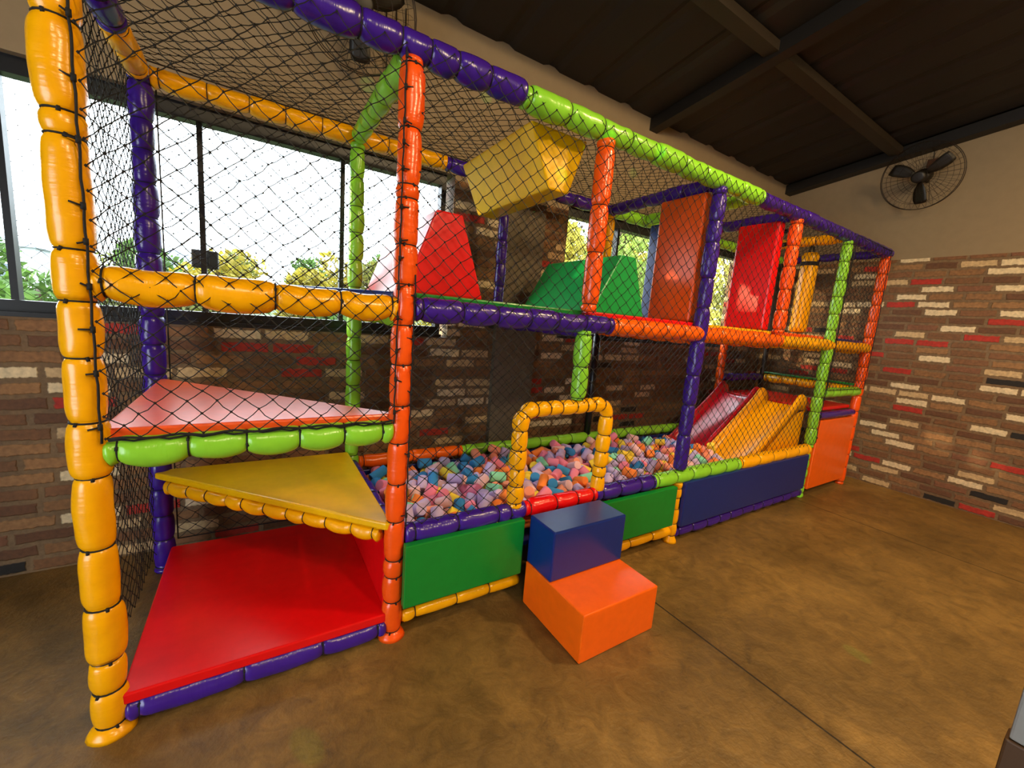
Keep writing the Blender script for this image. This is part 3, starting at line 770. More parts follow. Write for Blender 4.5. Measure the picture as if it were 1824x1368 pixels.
# ------------------------------------------------------------------ foam pieces
DATA = """1029,151,487,37,90,339,100;1028,93,426,90,-180,335,87;1561,94,344,90,-180,344,103;1190,91,394,77,180,305,105;1177,129,465,44,76,335,89;1105,119,418,79,90,333,108;1340,92,458,46,-2,307,89;1683,92,342,90,0,321,102;1603,148,474,52,144,308,101;2103,115,450,83,81,338,98;1307,99,382,45,-168,321,104;1808,95,489,54,4,312,84;1238,119,439,58,-63,303,104;1482,184,460,34,17,303,87;1047,758,471,66,16,320,107;1024,357,466,20,-129,313,82;1447,518,473,88,-38,312,98;1094,193,484,62,-71,334,86;1269,270,460,69,-38,321,81;1439,115,402,88,96,318,100;1699,437,479,84,165,340,99;1948,94,399,63,0,343,104;1686,127,446,81,-105,314,99;2159,102,341,90,-165,314,92;2521,109,516,90,-81,339,82;1581,127,403,54,-92,317,83;1034,147,355,0,-148,324,90;1254,426,459,32,22,338,85;1743,116,417,35,-91,310,108;1382,881,455,86,180,340,87;2948,91,453,34,0,307,84;1374,110,405,89,96,326,94;2275,91,399,66,-180,315,100;1538,173,430,54,-92,336,93;1261,106,340,90,-86,301,86;3472,106,460,48,-21,340,102;1938,593,473,45,-17,343,100;2883,222,480,22,-1,304,101;2429,275,471,47,35,342,107;2191,111,433,44,-48,342,85;1314,547,468,60,68,314,105;2460,122,470,71,-122,341,97;1558,385,492,62,21,316,82;1107,682,454,63,7,307,108;1716,752,465,80,19,342,100;1906,122,468,87,126,319,106;1899,231,493,60,42,301,101;1174,123,342,90,-159,323,91;2366,110,406,82,91,338,90;2778,92,342,90,0,316,107;2608,93,447,65,-3,308,99;1248,546,461,52,67,301,89;1810,114,406,84,81,324,99;1861,91,438,36,-180,305,82;1748,152,473,42,-134,313,104;1048,595,455,65,-155,340,108;1018,564,371,38,90,329,105;2540,96,351,0,158,328,81;3072,533,487,61,102,305,96;1924,884,495,65,180,312,82;2411,185,453,56,37,331,81;1377,435,449,82,-28,338,90;1352,242,422,55,68,317,101;1185,487,421,8,140,344,102;1863,119,341,90,-84,312,101;2232,258,443,71,-81,316,90;2071,114,380,80,29,302,107;2674,104,342,90,-162,321,85;1018,241,350,79,-90,328,82;2553,455,466,59,-29,337,93;1026,424,467,19,-126,333,83;1447,624,460,78,113,342,107;1383,117,342,90,103,317,97;2520,92,437,2,180,317,90;1498,356,458,71,-79,336,80;3191,120,465,83,109,321,105;2914,95,343,90,-177,330,83;1810,436,458,67,173,317,105;1854,699,454,52,157,317,107;1500,254,450,0,151,337,93;1735,608,466,34,15,343,80;2444,111,405,80,114,309,84;3121,124,454,71,108,336,104;2097,353,465,82,30,331,87;1128,524,428,40,-141,316,99;3083,91,399,35,-180,306,100;1615,329,458,83,-63,311,91;1020,199,442,36,97,320,93;3012,148,469,77,133,316,102;2042,195,463,61,-80,339,88;2340,456,464,63,-97,311,108;1728,298,430,1,-94,339,105;1539,759,434,32,166,316,89;3635,471,455,57,0,341,94;1037,504,465,63,-15,301,86;2238,567,464,87,-48,320,81;2320,288,440,83,-6,336,104;2845,127,391,46,-111,326,102;2067,515,457,46,-28,340,85;1016,663,427,56,90,308,103;1954,201,486,60,-132,312,96;2089,696,464,89,73,312,99;2525,726,466,80,-105,303,101;3197,374,459,68,169,320,104;1412,210,418,29,-158,318,95;1288,347,457,46,-67,319,85;3266,91,420,64,0,315,88;1496,153,382,58,-82,307,97;2604,617,469,32,-4,315,95;2790,150,422,90,51,315,99;3394,691,478,64,8,343,93;1826,266,451,79,81,344,88;2226,441,449,73,134,339,94;3616,106,382,83,90,329,85;1040,475,344,90,10,339,100;3582,114,441,58,-39,320,103;2298,147,426,25,-89,332,85;3351,94,414,13,160,305,88;2384,668,474,85,45,338,102;1444,298,420,42,35,341,90;2822,299,444,52,-5,303,108;1569,631,436,37,-65,331,93;3503,227,448,79,77,324,94;3706,396,475,78,43,336,87;1759,860,483,90,75,327,90;1147,363,433,40,31,305,96;1974,133,343,90,111,330,103;2270,378,424,51,31,323,106;1195,822,437,30,99,310,84;3678,94,424,59,0,342,83;1935,363,453,36,-124,330,92;1517,863,457,75,-95,319,89;3871,369,470,29,180,335,90;1406,768,449,56,-48,330,104;1172,578,442,67,-43,309,96;3265,314,436,30,33,315,97;2913,152,406,43,93,322,104;1576,562,422,63,-31,307,107;3172,463,453,52,-144,340,85;2687,304,475,75,-148,337,104;2816,751,466,54,10,345,98;3411,872,458,75,166,314,106;2156,588,461,62,93,318,83;3598,527,474,72,7,312,93;2008,881,453,19,0,339,93;1149,295,443,83,25,332,99;3011,99,343,90,-8,329,101;3453,510,435,67,-71,330,87;2754,395,482,53,-152,333,88;1705,882,441,60,-180,327,92;1665,147,380,59,-139,329,86;2650,385,446,37,-42,318,97;1783,522,462,60,-39,334,106;3150,107,344,90,-89,337,92;2287,825,452,68,-7,306,103;1570,240,456,58,-83,340,108;1044,379,399,78,-4,317,107;2511,235,468,88,-94,330,100;2945,228,470,39,-58,310,107;1297,168,428,61,154,314,87;2996,105,410,85,-85,338,81;2695,115,422,57,90,317,91;3549,669,464,80,-53,311,87;1063,281,461,78,-67,319,92;3800,107,434,84,21,302,107;1634,800,428,68,-101,334,100;3522,305,457,37,-35,303,94;2428,128,344,90,-139,337,101;1262,793,417,64,-83,317,103;2962,684,437,86,-50,340,99;1447,139,341,90,109,311,100;2935,807,479,59,-82,325,92;3154,884,483,58,0,306,87;2938,545,455,72,-175,331,91;2510,881,465,54,180,336,104;2652,789,442,65,28,341,100;1965,148,452,45,-25,316,93;2324,574,449,80,91,322,106;2041,826,417,10,-31,322,90;2372,373,439,50,131,336,82;1791,165,343,90,-81,328,92;3169,592,474,79,-23,318,101;2005,610,446,77,71,308,82;1846,341,452,62,177,313,85;1051,308,387,78,167,314,106;1018,823,412,71,-90,328,99;2761,663,449,72,49,323,88;2909,885,464,58,180,303,97;1230,324,423,21,134,328,103;3377,118,341,90,-110,309,92;2187,836,444,52,125,340,88;3505,124,341,90,-95,309,106;3648,168,456,56,114,326,98;2232,139,344,90,-74,340,83;1210,740,401,55,-83,320,108;3025,728,449,64,42,322,80;1497,442,409,75,108,319,92;2584,532,459,85,64,308,96;3627,648,440,44,5,307,106;3437,222,422,43,94,332,86;2778,233,418,4,-173,315,85;3432,119,379,56,102,326,98;2021,164,409,61,-78,319,91;1174,205,454,83,-170,306,99;3137,749,459,89,47,328,106;1355,650,453,61,72,345,83;3179,115,402,82,111,316,93;1731,364,422,7,177,305,95;1723,208,413,19,178,314,107;1899,863,431,45,-87,335,82;3696,327,421,60,-107,320,104;2909,362,434,54,120,328,108;2288,695,436,36,-34,339,98;2399,530,456,56,-83,304,88;2292,763,438,25,-54,315,86;2701,435,447,70,106,316,101;3665,117,343,87,-82,308,107;2155,332,418,63,-55,345,102;2076,439,433,53,-43,338,99;3060,615,461,82,149,317,104;3771,373,458,87,48,316,99;1121,487,371,37,-85,319,106;1365,376,420,61,171,318,98;2486,821,455,88,-16,304,105;1606,695,421,33,-50,311,103;1684,673,414,1,-76,313,82;1290,881,397,53,0,342,83;2180,524,424,85,-175,335,81;3017,822,467,65,-6,334,81;1285,681,433,89,46,338,103;3395,386,430,67,162,300,104;1950,811,411,59,1,333,93;2854,636,415,68,116,337,104;2717,602,434,86,-43,317,87;2102,609,428,55,-127,343,96;2948,496,407,45,-103,329,106;1031,624,343,90,-4,327,88;2761,480,457,33,-124,319,93;2235,160,420,6,17,307,86;2833,843,430,83,94,335,94;3569,140,341,90,84,312,99;1390,565,419,70,166,303,106;1138,757,456,71,-92,320,82;2013,420,448,78,112,315,91;1060,859,450,69,-93,309,97;3849,659,441,82,76,302,83;2449,768,455,75,163,313,98;1045,866,340,90,142,304,84;3437,623,422,43,-155,333,87;3269,231,428,24,130,321,100;1056,775,343,90,141,332,106;3300,119,351,0,-84,307,81;2655,683,463,72,-120,335,97;3748,746,451,82,72,324,84;2598,863,445,82,-95,318,96;1490,539,427,44,36,324,107;2002,522,412,70,-138,326,97;2086,876,421,5,159,326,95;2907,742,420,4,147,317,96;3051,557,419,44,-171,345,99;3582,361,439,63,41,303,90;3262,693,452,37,-116,315,90;2506,627,418,60,-67,316,104;1802,825,440,65,60,322,90;1462,361,391,55,167,339,94;2315,160,344,90,132,340,98;3021,885,472,65,180,301,101;1930,447,415,60,33,311,83;2628,127,396,71,-13,332,81;2186,670,439,72,171,315,105;2577,721,407,88,-159,314,89;1665,367,426,76,97,338,99;1081,217,341,90,85,312,87;1761,669,444,90,173,326,90;3193,716,437,55,-126,335,98;1979,724,404,88,78,315,98;3532,612,402,44,14,312,86;3228,119,341,90,177,308,83;1876,522,413,65,51,301,95;3515,526,424,59,-69,323,100;3281,561,437,44,103,312,104;3808,339,420,65,32,312,99;3107,470,401,89,-18,301,81;3576,481,399,90,90,332,98;3339,211,426,61,-135,315,83;1639,208,440,42,89,336,104;3272,857,421,57,-74,330,95;2474,353,433,64,-142,324,98;1611,883,400,65,0,320,87;2469,490,408,75,135,342,105;3338,599,416,38,42,304,104;1641,590,410,61,102,316,90;2196,751,428,58,-159,312,107;3414,316,404,37,-40,312,84;2359,744,432,78,89,342,90;3041,428,386,32,-43,327,82;2387,859,436,86,109,313,98;2613,293,427,65,87,319,90;2509,543,397,76,-37,339,107;1912,283,456,79,8,311,82;3425,568,386,61,-173,335,105;3476,429,391,46,2,332,89;2182,234,412,41,162,313,82;1027,694,361,38,-120,306,82;3134,527,413,20,-177,340,82;2019,332,435,28,-61,320,91;3182,865,429,55,-27,331,103;3335,863,416,57,-74,307,86;3576,864,413,90,-118,313,83;2363,240,395,46,-32,301,89;1256,219,397,82,44,305,107;1441,827,416,15,-40,332,100;3473,701,446,58,73,318,103;1139,651,408,83,-136,331,106;3025,494,408,90,167,322,85;1195,417,410,64,163,302,108;2841,378,409,69,-130,344,100;3677,702,440,50,124,318,90;3470,347,391,37,-40,337,90;1705,496,451,65,153,312,99;3680,793,423,67,-46,337,86;1375,857,394,77,-112,312,99;3778,225,403,67,40,308,103;2634,465,427,46,171,314,82;3668,588,432,26,-179,319,86;1107,835,417,42,-8,305,104;2432,616,421,68,-87,315,84;3608,576,408,31,-121,332,97;3733,859,401,85,-141,328,98;1806,196,421,68,-11,316,98;3124,387,408,36,0,344,82;1423,463,403,62,114,337,108;1959,609,396,80,68,322,107;1789,277,398,89,67,306,80;3193,346,396,53,-135,320,97;2770,824,411,38,135,310,88;3626,213,399,43,104,328,106;3519,151,401,80,-136,305,87;2553,398,429,56,-33,334,94;1399,621,385,58,-2,320,93;1295,471,430,90,156,314,85;2494,762,361,24,-80,340,83;1175,248,404,86,27,337,105;2065,297,411,41,-90,301,82;2153,159,389,49,105,318,85;1841,809,390,54,49,312,108;1214,614,414,36,-9,315,92;1080,753,414,74,-91,327,96;3784,488,424,29,-180,342,93;2179,406,418,67,141,314,92;2812,445,414,17,-88,334,92;2579,153,473,13,-61,337,91;3801,706,419,82,76,341,90;1403,765,366,50,-54,312,102;3094,859,434,69,-84,304,96;1729,822,404,37,-174,303,100;2038,709,428,68,88,336,80;1299,601,411,32,-87,341,91;3050,232,440,90,-121,333,106;3030,369,363,19,-79,317,90;1705,602,398,88,108,336,84;3146,229,418,77,166,333,98;3084,161,404,88,-158,301,92;2814,571,412,40,-66,305,93;2922,274,404,89,-150,304,90;2629,215,455,84,35,321,82;2536,825,389,60,-10,332,93;2699,245,416,18,-4,344,86;2633,655,403,89,-75,333,91;2717,690,404,88,30,303,102;2713,758,411,84,29,306,97;2434,710,411,56,63,343,82;2562,197,404,79,134,308,89;2551,303,406,89,-102,338,103;2478,294,400,46,-128,323,95;2602,543,396,82,97,308,98;2567,635,398,81,101,326,91;2254,701,360,60,108,303,98;2387,875,364,56,11,323,98;2397,197,364,54,-10,312,99;2362,648,400,77,-80,320,91;2241,455,367,26,-97,326,95;2109,719,402,89,-99,329,100;2259,223,381,44,9,332,104;2326,368,393,79,-100,313,106;2270,541,386,85,-160,321,94;2102,387,389,59,-163,305,97;2105,528,397,67,-83,316,87;2043,621,394,88,85,337,91;2060,757,362,46,-131,334,81;1949,237,402,83,-64,319,81;1904,639,406,87,-110,303,106;1853,224,380,73,84,314,102;1882,409,372,31,-126,334,91;1770,621,397,56,-64,335,106;1759,744,406,76,-121,321,83;1789,399,403,84,-76,329,104;1683,517,396,79,-162,316,104;1682,784,383,45,-81,321,100;3171,808,401,82,-9,313,102;3256,164,426,40,145,326,94;3273,651,381,67,-63,332,91;3268,767,404,85,148,344,88;3008,607,400,86,53,308,87;3061,770,402,84,3,325,107;3038,854,400,80,-77,342,94;3107,294,390,51,138,330,103;2915,658,394,74,-57,327,82;2976,758,363,0,125,309,105;2965,861,405,90,-91,303,107;3007,288,423,48,-117,311,94;2746,316,405,89,-96,312,85;2771,654,377,57,3,332,101;2794,728,364,62,123,335,104;1525,818,403,84,40,315,107;1546,343,410,86,82,342,98;1610,463,402,88,135,301,94;1550,514,383,55,-134,312,93;1273,387,379,50,36,306,84;1363,289,367,52,16,338,88;1058,245,407,83,166,304,103;1052,453,404,74,89,304,82;1069,537,405,41,-140,325,92;1149,167,380,51,-19,306,96;3761,558,416,78,177,302,84;3761,799,394,65,29,311,95;3617,829,378,57,46,310,98;3691,220,409,51,-110,311,88;3578,738,436,57,-59,312,83;3500,883,398,49,-180,323,90;3489,246,372,53,71,305,87;3399,458,394,87,48,308,84;3356,663,402,77,150,317,94;3357,758,404,78,-119,339,101;3399,861,396,90,-95,310,103;3558,257,410,88,-95,320,83;3631,726,399,75,73,336,88;3722,145,375,83,-76,327,87;3730,287,381,62,6,339,85;3736,401,383,62,9,333,96;3733,486,378,85,-80,302,93;3767,619,408,29,180,307,80;3740,702,382,85,82,308,90;3537,687,379,61,122,338,103;3518,782,408,87,39,309,101;3636,361,401,89,87,326,93;3427,727,404,87,-130,344,96;3482,833,361,28,-134,312,84;3533,399,367,47,4,311,103;3368,259,369,43,-13,316,105;3345,405,380,60,140,337,96;1577,418,434,63,-10,313,84;1664,264,404,82,-40,337,91;1382,689,369,48,-160,315,108;1586,252,363,47,-96,317,90;1192,881,410,89,0,340,91;1311,321,398,56,-118,324,95;1342,741,365,5,86,327,105;3205,179,365,51,-21,329,94;3170,586,409,78,-30,328,96;3165,745,366,58,-121,342,103;3339,171,375,49,-50,322,82;3059,685,407,89,67,318,86;2958,413,402,74,-139,326,87;2893,436,375,50,121,345,84;2698,466,389,60,47,306,100;2690,593,368,54,-92,340,92;2721,814,371,40,133,318,107;2759,412,393,76,-51,306,96;2276,627,415,50,-140,318,102;2091,212,404,31,61,305,82;1826,733,407,52,66,311,95;1913,500,366,44,25,317,95;1617,634,368,65,85,302,91;1903,175,404,54,104,337,86;1835,649,374,12,-85,339,107;2611,434,364,51,-115,310,96;2412,330,392,73,-125,342,89;2391,536,366,63,172,329,97;2442,798,399,84,-153,305,85;2162,703,364,49,14,323,92;2191,884,398,67,0,309,105;2249,288,364,47,12,320,84;2373,474,361,30,176,313,82;2248,599,362,59,-176,341,89;2004,267,419,19,-175,323,98;2107,266,374,49,6,326,97;2190,332,361,62,18,311,105;2175,459,378,51,91,334,90;2180,597,398,55,69,327,98;2968,224,379,46,-122,310,106;2915,572,402,88,-150,310,92;2892,866,401,87,-82,337,87;2641,863,400,82,-94,302,86;2730,164,392,51,78,314,82;2849,231,403,81,111,339,91;2862,502,408,44,-37,336,84;2844,748,404,82,97,305,98;2662,184,383,26,138,324,102;2667,339,401,38,-38,342,94;2329,855,402,90,107,344,104;2489,177,401,64,133,341,98;2412,443,408,29,172,344,96;1794,882,402,72,180,327,88;1989,405,387,63,140,328,92;2024,457,365,40,108,305,94;1908,747,382,54,179,300,100;1699,881,361,47,179,309,84;1890,337,360,14,-111,328,87;1779,488,393,67,27,301,95;1853,563,367,33,148,336,92;1503,561,361,46,92,308,83;1600,792,363,33,-161,303,88;1706,439,392,77,-70,331,92;1505,712,399,68,135,324,104;1496,859,367,45,74,304,101;1610,353,392,83,-94,305,96;3310,506,378,49,-104,324,94;3233,427,403,87,-168,302,93;3216,487,398,41,8,313,106;3215,636,425,58,-32,337,108;3119,667,417,59,-119,315,104;3326,289,407,90,-135,326,98;3235,264,373,60,-138,321,90;1354,411,361,67,79,335,105;1198,358,362,24,-177,308,88;1186,553,374,54,-1,320,83;1144,757,382,61,-82,315,92;3661,497,367,39,150,331,95;3712,616,369,85,81,327,89;3684,440,416,50,-57,335,84;3656,283,361,24,177,308,85;1495,640,411,28,60,312,84;2797,526,366,56,-153,333,103;2297,470,408,87,-71,327,88;2130,816,403,77,-116,310,82;3296,366,413,29,100,316,94"""
FC = [('lavender', '#CBB9EC'), ('pink', '#F08AAC'), ('salmon', '#F49A7E'), ('orange', '#FA8C40'), ('yellow', '#F8DC48'), ('blue', '#3A8ACC'), ('mint', '#8EE2C2'), ('pale pink', '#F2C6D0')]
WT = [26, 14, 10, 14, 12, 16, 6, 8]
FM = [plain('foam_'+n.replace(' ', '_'), c, .85, bump=.25, bscale=220, spec=.25) for n, c in FC]
rc = random.Random(21)
def cyl_mesh():
    V, Fc = [], []
    S = 16
    prof = [(0, -.5), (.86, -.5), (.97, -.488), (1, -.46), (1, .46), (.97, .488), (.86, .5), (0, .5)]
    for r_, z_ in prof:
        for k in range(S):
            a = 2*PI*k/S; V.append((r_*math.cos(a), r_*math.sin(a), z_))
    for i in range(len(prof)-1):
        for k in range(S):
            k2 = (k+1) % S; Fc.append((i*S+k, i*S+k2, (i+1)*S+k2, (i+1)*S+k))
    return V, Fc
CV, CF = cyl_mesh()
protos = []
for m in FM:
    me = bpy.data.meshes.new('foam_cylinder'); me.from_pydata(CV, [], CF); me.materials.append(m)
    me.polygons.foreach_set('use_smooth', [True]*len(me.polygons)); protos.append(me)
BV, BF, BM = [], [], []
for i, rec in enumerate(DATA.split(';')):
    x, y, z, th, ph, r, L = [float(q) for q in rec.split(',')]
    ci = rc.choices(range(8), WT)[0]
    x, y, z, r, L = x/1000, y/1000, z/1000, r/10000*.965, L/1000*.965
    rot = Euler((0, math.radians(th), math.radians(ph)))
    if i < 300:
        o = bpy.data.objects.new('foam_cylinder', protos[ci])
        o.location = (x, y, z); o.rotation_euler = rot; o.scale = (r, r, L)
        COL.objects.link(o)
        n = FC[ci][0]
        if x < 1.52: w = 'in the pit between the orange post and the arch'
        elif x < 2.16: w = 'in the pit behind the entrance arch'
        elif x < 2.95: w = 'in the pit between the arch and the purple post'
        else: w = 'in the pit at the foot of the slides'
        pose = ' standing up' if th < 35 else ''
        tag(o, '%s foam cylinder%s %s' % (n, pose, w), 'foam cylinder', 'foam cylinders in the pit')
    else:
        M = rot.to_matrix(); b = len(BV)
        for v in CV:
            q = M @ Vector((v[0]*r, v[1]*r, v[2]*L)); BV.append((x+q.x-2.5, y+q.y-.5, z+q.z-.32))
        BF += [tuple(b+k for k in f) for f in CF]; BM += [ci]*len(CF)
o = mesh_obj('foam_pieces', BV, BF, None, None, (2.5, .5, .32), mats=FM, midx=BM)
tag(o, 'rest of the mixed pastel foam pieces filling the pit', 'foam pieces', kind='stuff')

# ------------------------------------------------------------------ wall fans
FANM = plain('dark_fan_plastic', '#17130F', .45); WIRE = plain('fan_wire', '#2B2118', .4, .6)
def fan(loc, rotz, tilt, label):
    root = tag(empty('wall_fan', loc), label, 'fan', 'wall fans')
    root.rotation_euler = (0, tilt, rotz)     # blades face local -X
    R = .30
    rings = []
    for rr, d in ((.30, 0), (.297, -.035), (.24, -.075), (.15, -.09), (.07, -.095)):
        rings.append([(d, rr*math.cos(2*PI*k/40), rr*math.sin(2*PI*k/40)) for k in range(40)])
    for rr, d in ((.25, .06), (.16, .085), (.08, .09)):
        rings.append([(d, rr*math.cos(2*PI*k/40), rr*math.sin(2*PI*k/40)) for k in range(40)])
    V, Fc = [], []
    for i, p in enumerate(rings): tube_lists(V, Fc, p, .0032 if i < 2 else .0014, 5, closed=True)
    for k in range(36):
        a = 2*PI*k/36; cy, sy = math.cos(a), math.sin(a)
        tube_lists(V, Fc, [(-.095, .06*cy, .06*sy), (-.09, .15*cy, .15*sy), (-.072, .25*cy, .25*sy), (0, .30*cy, .30*sy), (.06, .25*cy, .25*sy), (.09, .1*cy, .1*sy)], .0011, 4)
    mesh_obj('guard', V, Fc, WIRE, root)
    for k in range(3):
        V, Fc = [], []
        a0 = 2*PI*k/3 + .4
        for i in range(7):
            r_ = .045 + .205*i/6
            wd = [.35, .5, .52, .48, .42, .36, .26][i]
            for j in range(5):
                a = a0 + wd*(j/4-.35)*1.4
                V.append((-.02 + .03*(j/4-.5), r_*math.cos(a), r_*math.sin(a)))
        for i in range(6):
            for j in range(4): Fc.append((i*5+j, i*5+j+1, i*5+j+6, i*5+j+5))
        o = mesh_obj('blade', V, Fc, FANM, root); sm = o.modifiers.new('s', 'SOLIDIFY'); sm.thickness = .003
    V, Fc = [], []
    tube_lists(V, Fc, [(-.10, 0, 0), (-.097, 0, 0), (-.06, 0, 0), (-.02, 0, 0)], [.035, .05, .055, .045], 20)
    mesh_obj('hub', V, Fc, FANM, root)
    V, Fc = [], []
    tube_lists(V, Fc, [(.0, 0, 0), (.03, 0, 0), (.10, 0, 0), (.125, 0, 0)], [.05, .065, .062, .03], 20)
    mesh_obj('motor', V, Fc, FANM, root)
    return root
f1 = fan((5.90, -.09, 3.14), 0, -.32, 'caged wall fan high on the right-hand brick and plaster wall')
tube_obj('bracket', [[(.10, 0, 0), (.17, 0, -.06), (.205, 0, -.03)]], .018, FANM, f1)
tube_obj('pull_cord', [[(.16, -.02, -.06), (.17, -.03, -.24)]], .002, WIRE, f1)
f2 = fan((.93, .97, 3.06), -PI/2, -.3, 'caged wall fan on the plaster above the long window, half hidden by the roof rail')
f2.rotation_euler = Euler((0, -.3, PI/2))
tube_obj('bracket', [[(.10, 0, 0), (.16, 0, -.05), (.205, 0, -.03)]], .018, FANM, f2)
sb = tag(empty('switch_box', (6.10, -.12, 3.30)), 'small brown switch box above the caged fan on the right wall', 'switch box')
box_obj('body', (-.005, -.065, -.05), (.037, .065, .05), plain('brown_plastic', '#4A2A12', .5), sb, .008)
tube_obj('cord', [[(.03, .03, .05), (.032, .035, .12), (.034, .02, .2)]], .004, FANM, sb)
wr = tag(tube_obj('wall_wires', [[(1.13+.06*k, 1.19, 2.75), (1.13+.06*k+.01*math.sin(k*3), 1.185, 3.0), (1.12+.06*k, 1.19, 3.3)] for k in range(3)], .004, FANM),
         'thin black wires running up the plaster above the long window', 'wire')
# flood light outside on the mullion
fl = tag(empty('flood_light', (.185, YB+.125, 1.66)), 'black flood light fixed to the window mullion', 'flood light')
box_obj('body', (-.062, .0, -.05), (.062, .05, .05), plain('black_metal', '#0E1216', .5), fl, .006)
box_obj('bracket', (-.02, -.018, -.03), (.02, .0, .03), FRAME, fl, .002)

# grey post at the edge of the view
gp = tag(empty('timber_post', (2.24, -1.622, 0)), 'weathered grey post with a brown foot at the right edge of the picture', 'post')
box_obj('shaft', (-.03,-.03,.40),(.03,.03,1.1), plain('grey_paint','#8C8C88',.6), gp, .006)
box_obj('foot', (-.036,-.036,0),(.036,.036,.398), plain('brown_wood','#4A3015',.6), gp, .006)

# ------------------------------------------------------------------ outside
GR = plain('dry_grass', '#3C4A22', .9, bscale=2)
V, Fc = [], []
n = 40
for j in range(n+1):
    for i in range(n+1):
        x = -45 + 110*i/n; y = 1.6 + 70*j/n
        V.append((x, y, -1.2 + (.055*(y-10) if y > 10 else 0) + .5*math.sin(x*.15)*math.cos(y*.11)*min(1, y/20)))
for j in range(n):
    for i in range(n): Fc.append((j*(n+1)+i, j*(n+1)+i+1, (j+1)*(n+1)+i+1, (j+1)*(n+1)+i))
tag(mesh_obj('terrain', V, Fc, GR), kind='structure')
def leafm(name, col):
    m, nt, p = nodes_of(name)
    tc = N(nt, 'ShaderNodeTexCoord'); nz = N(nt, 'ShaderNodeTexNoise', Scale=1.7, Detail=3.0)
    nt.links.new(tc.outputs['Object'], nz.inputs['Vector'])
    hsv = N(nt, 'ShaderNodeHueSaturation', Color=lin(col)); mr = N(nt, 'ShaderNodeMapRange')
    mr.inputs['From Min'].default_value = .3; mr.inputs['From Max'].default_value = .7; mr.inputs['To Min'].default_value = .5; mr.inputs['To Max'].default_value = 1.4
    nt.links.new(nz.outputs['Fac'], mr.inputs['Value']); nt.links.new(mr.outputs['Result'], hsv.inputs['Value']); nt.links.new(hsv.outputs['Color'], p.inputs['Base Color'])
    p.inputs['Roughness'].default_value = .6
    tl = N(nt, 'ShaderNodeBsdfTranslucent'); nt.links.new(hsv.outputs['Color'], tl.inputs['Color'])
    mx = N(nt, 'ShaderNodeMixShader'); mx.inputs[0].default_value = .45
    out = nt.nodes['Material Output']
    nt.links.new(p.outputs[0], mx.inputs[1]); nt.links.new(tl.outputs[0], mx.inputs[2]); nt.links.new(mx.outputs[0], out.inputs['Surface'])
    return m
LEAF = [leafm('leaf_green', '#4F6E2C'), leafm('leaf_yellow', '#93852A'), leafm('leaf_olive', '#6A6E2E'), leafm('bright_leaf_green', '#93A84A'), leafm('bright_leaf_yellow', '#C9BC4C'), leafm('bright_leaf_olive', '#A8A650')]
BARK = plain('bark', '#4B3A2A', .9, bump=.4)
def tree(x, y, z0, h, w, li, label, n=1500, seed=0, ls=.11):
    rn = random.Random(seed)
    t = tag(empty('tree', (x, y, z0)), label, 'tree', 'trees outside the windows')
    V, Fc = [], []
    tube_lists(V, Fc, [(0, 0, 0), (.05, .02, h*.3), (-.03, .05, h*.6), (.02, 0, h*.85)], [w*.07, w*.055, w*.04, w*.015], 8)
    for k in range(7):
        a = k*2.4; zz = h*(.35+.07*k)
        tube_lists(V, Fc, [(0, 0, zz), (w*.25*math.cos(a), w*.25*math.sin(a), zz+h*.12)], [w*.03, w*.01], 6)
    mesh_obj('trunk', V, Fc, BARK, t)
    blobs = []
    for k in range(16):
        a = rn.uniform(0, 6.28); q = rn.uniform(.1, .75)
        zz = rn.uniform(.3, .9); sp = math.sin(PI*min(1, (zz-.2)/.85))
        blobs.append((w*.5*q*sp*math.cos(a), w*.5*q*sp*math.sin(a), h*zz, rn.uniform(.16, .28)*w*(.5+.6*sp)))
    V, Fc = [], []
    for _ in range(n):
        bx, by, bz, br = rn.choice(blobs)
        d = Vector((rn.gauss(0, 1), rn.gauss(0, 1), rn.gauss(0, 1))).normalized()*br*rn.uniform(.65, 1.05)
        c = Vector((bx, by, bz)) + Vector((d.x, d.y, d.z*.8))
        u = Vector((rn.gauss(0, 1), rn.gauss(0, 1), rn.gauss(0, 1))).normalized(); v = u.cross(Vector((rn.gauss(0, 1), rn.gauss(0, 1), rn.gauss(0, 1)))).normalized()
        s = ls*rn.uniform(.6, 1.3); b = len(V)
        V += [tuple(c-u*s), tuple(c+v*s*.45), tuple(c+u*s), tuple(c-v*s*.45)]
        Fc.append((b, b+1, b+2, b+3))
    mesh_obj('crown', V, Fc, LEAF[li], t, smooth=False)
    return t
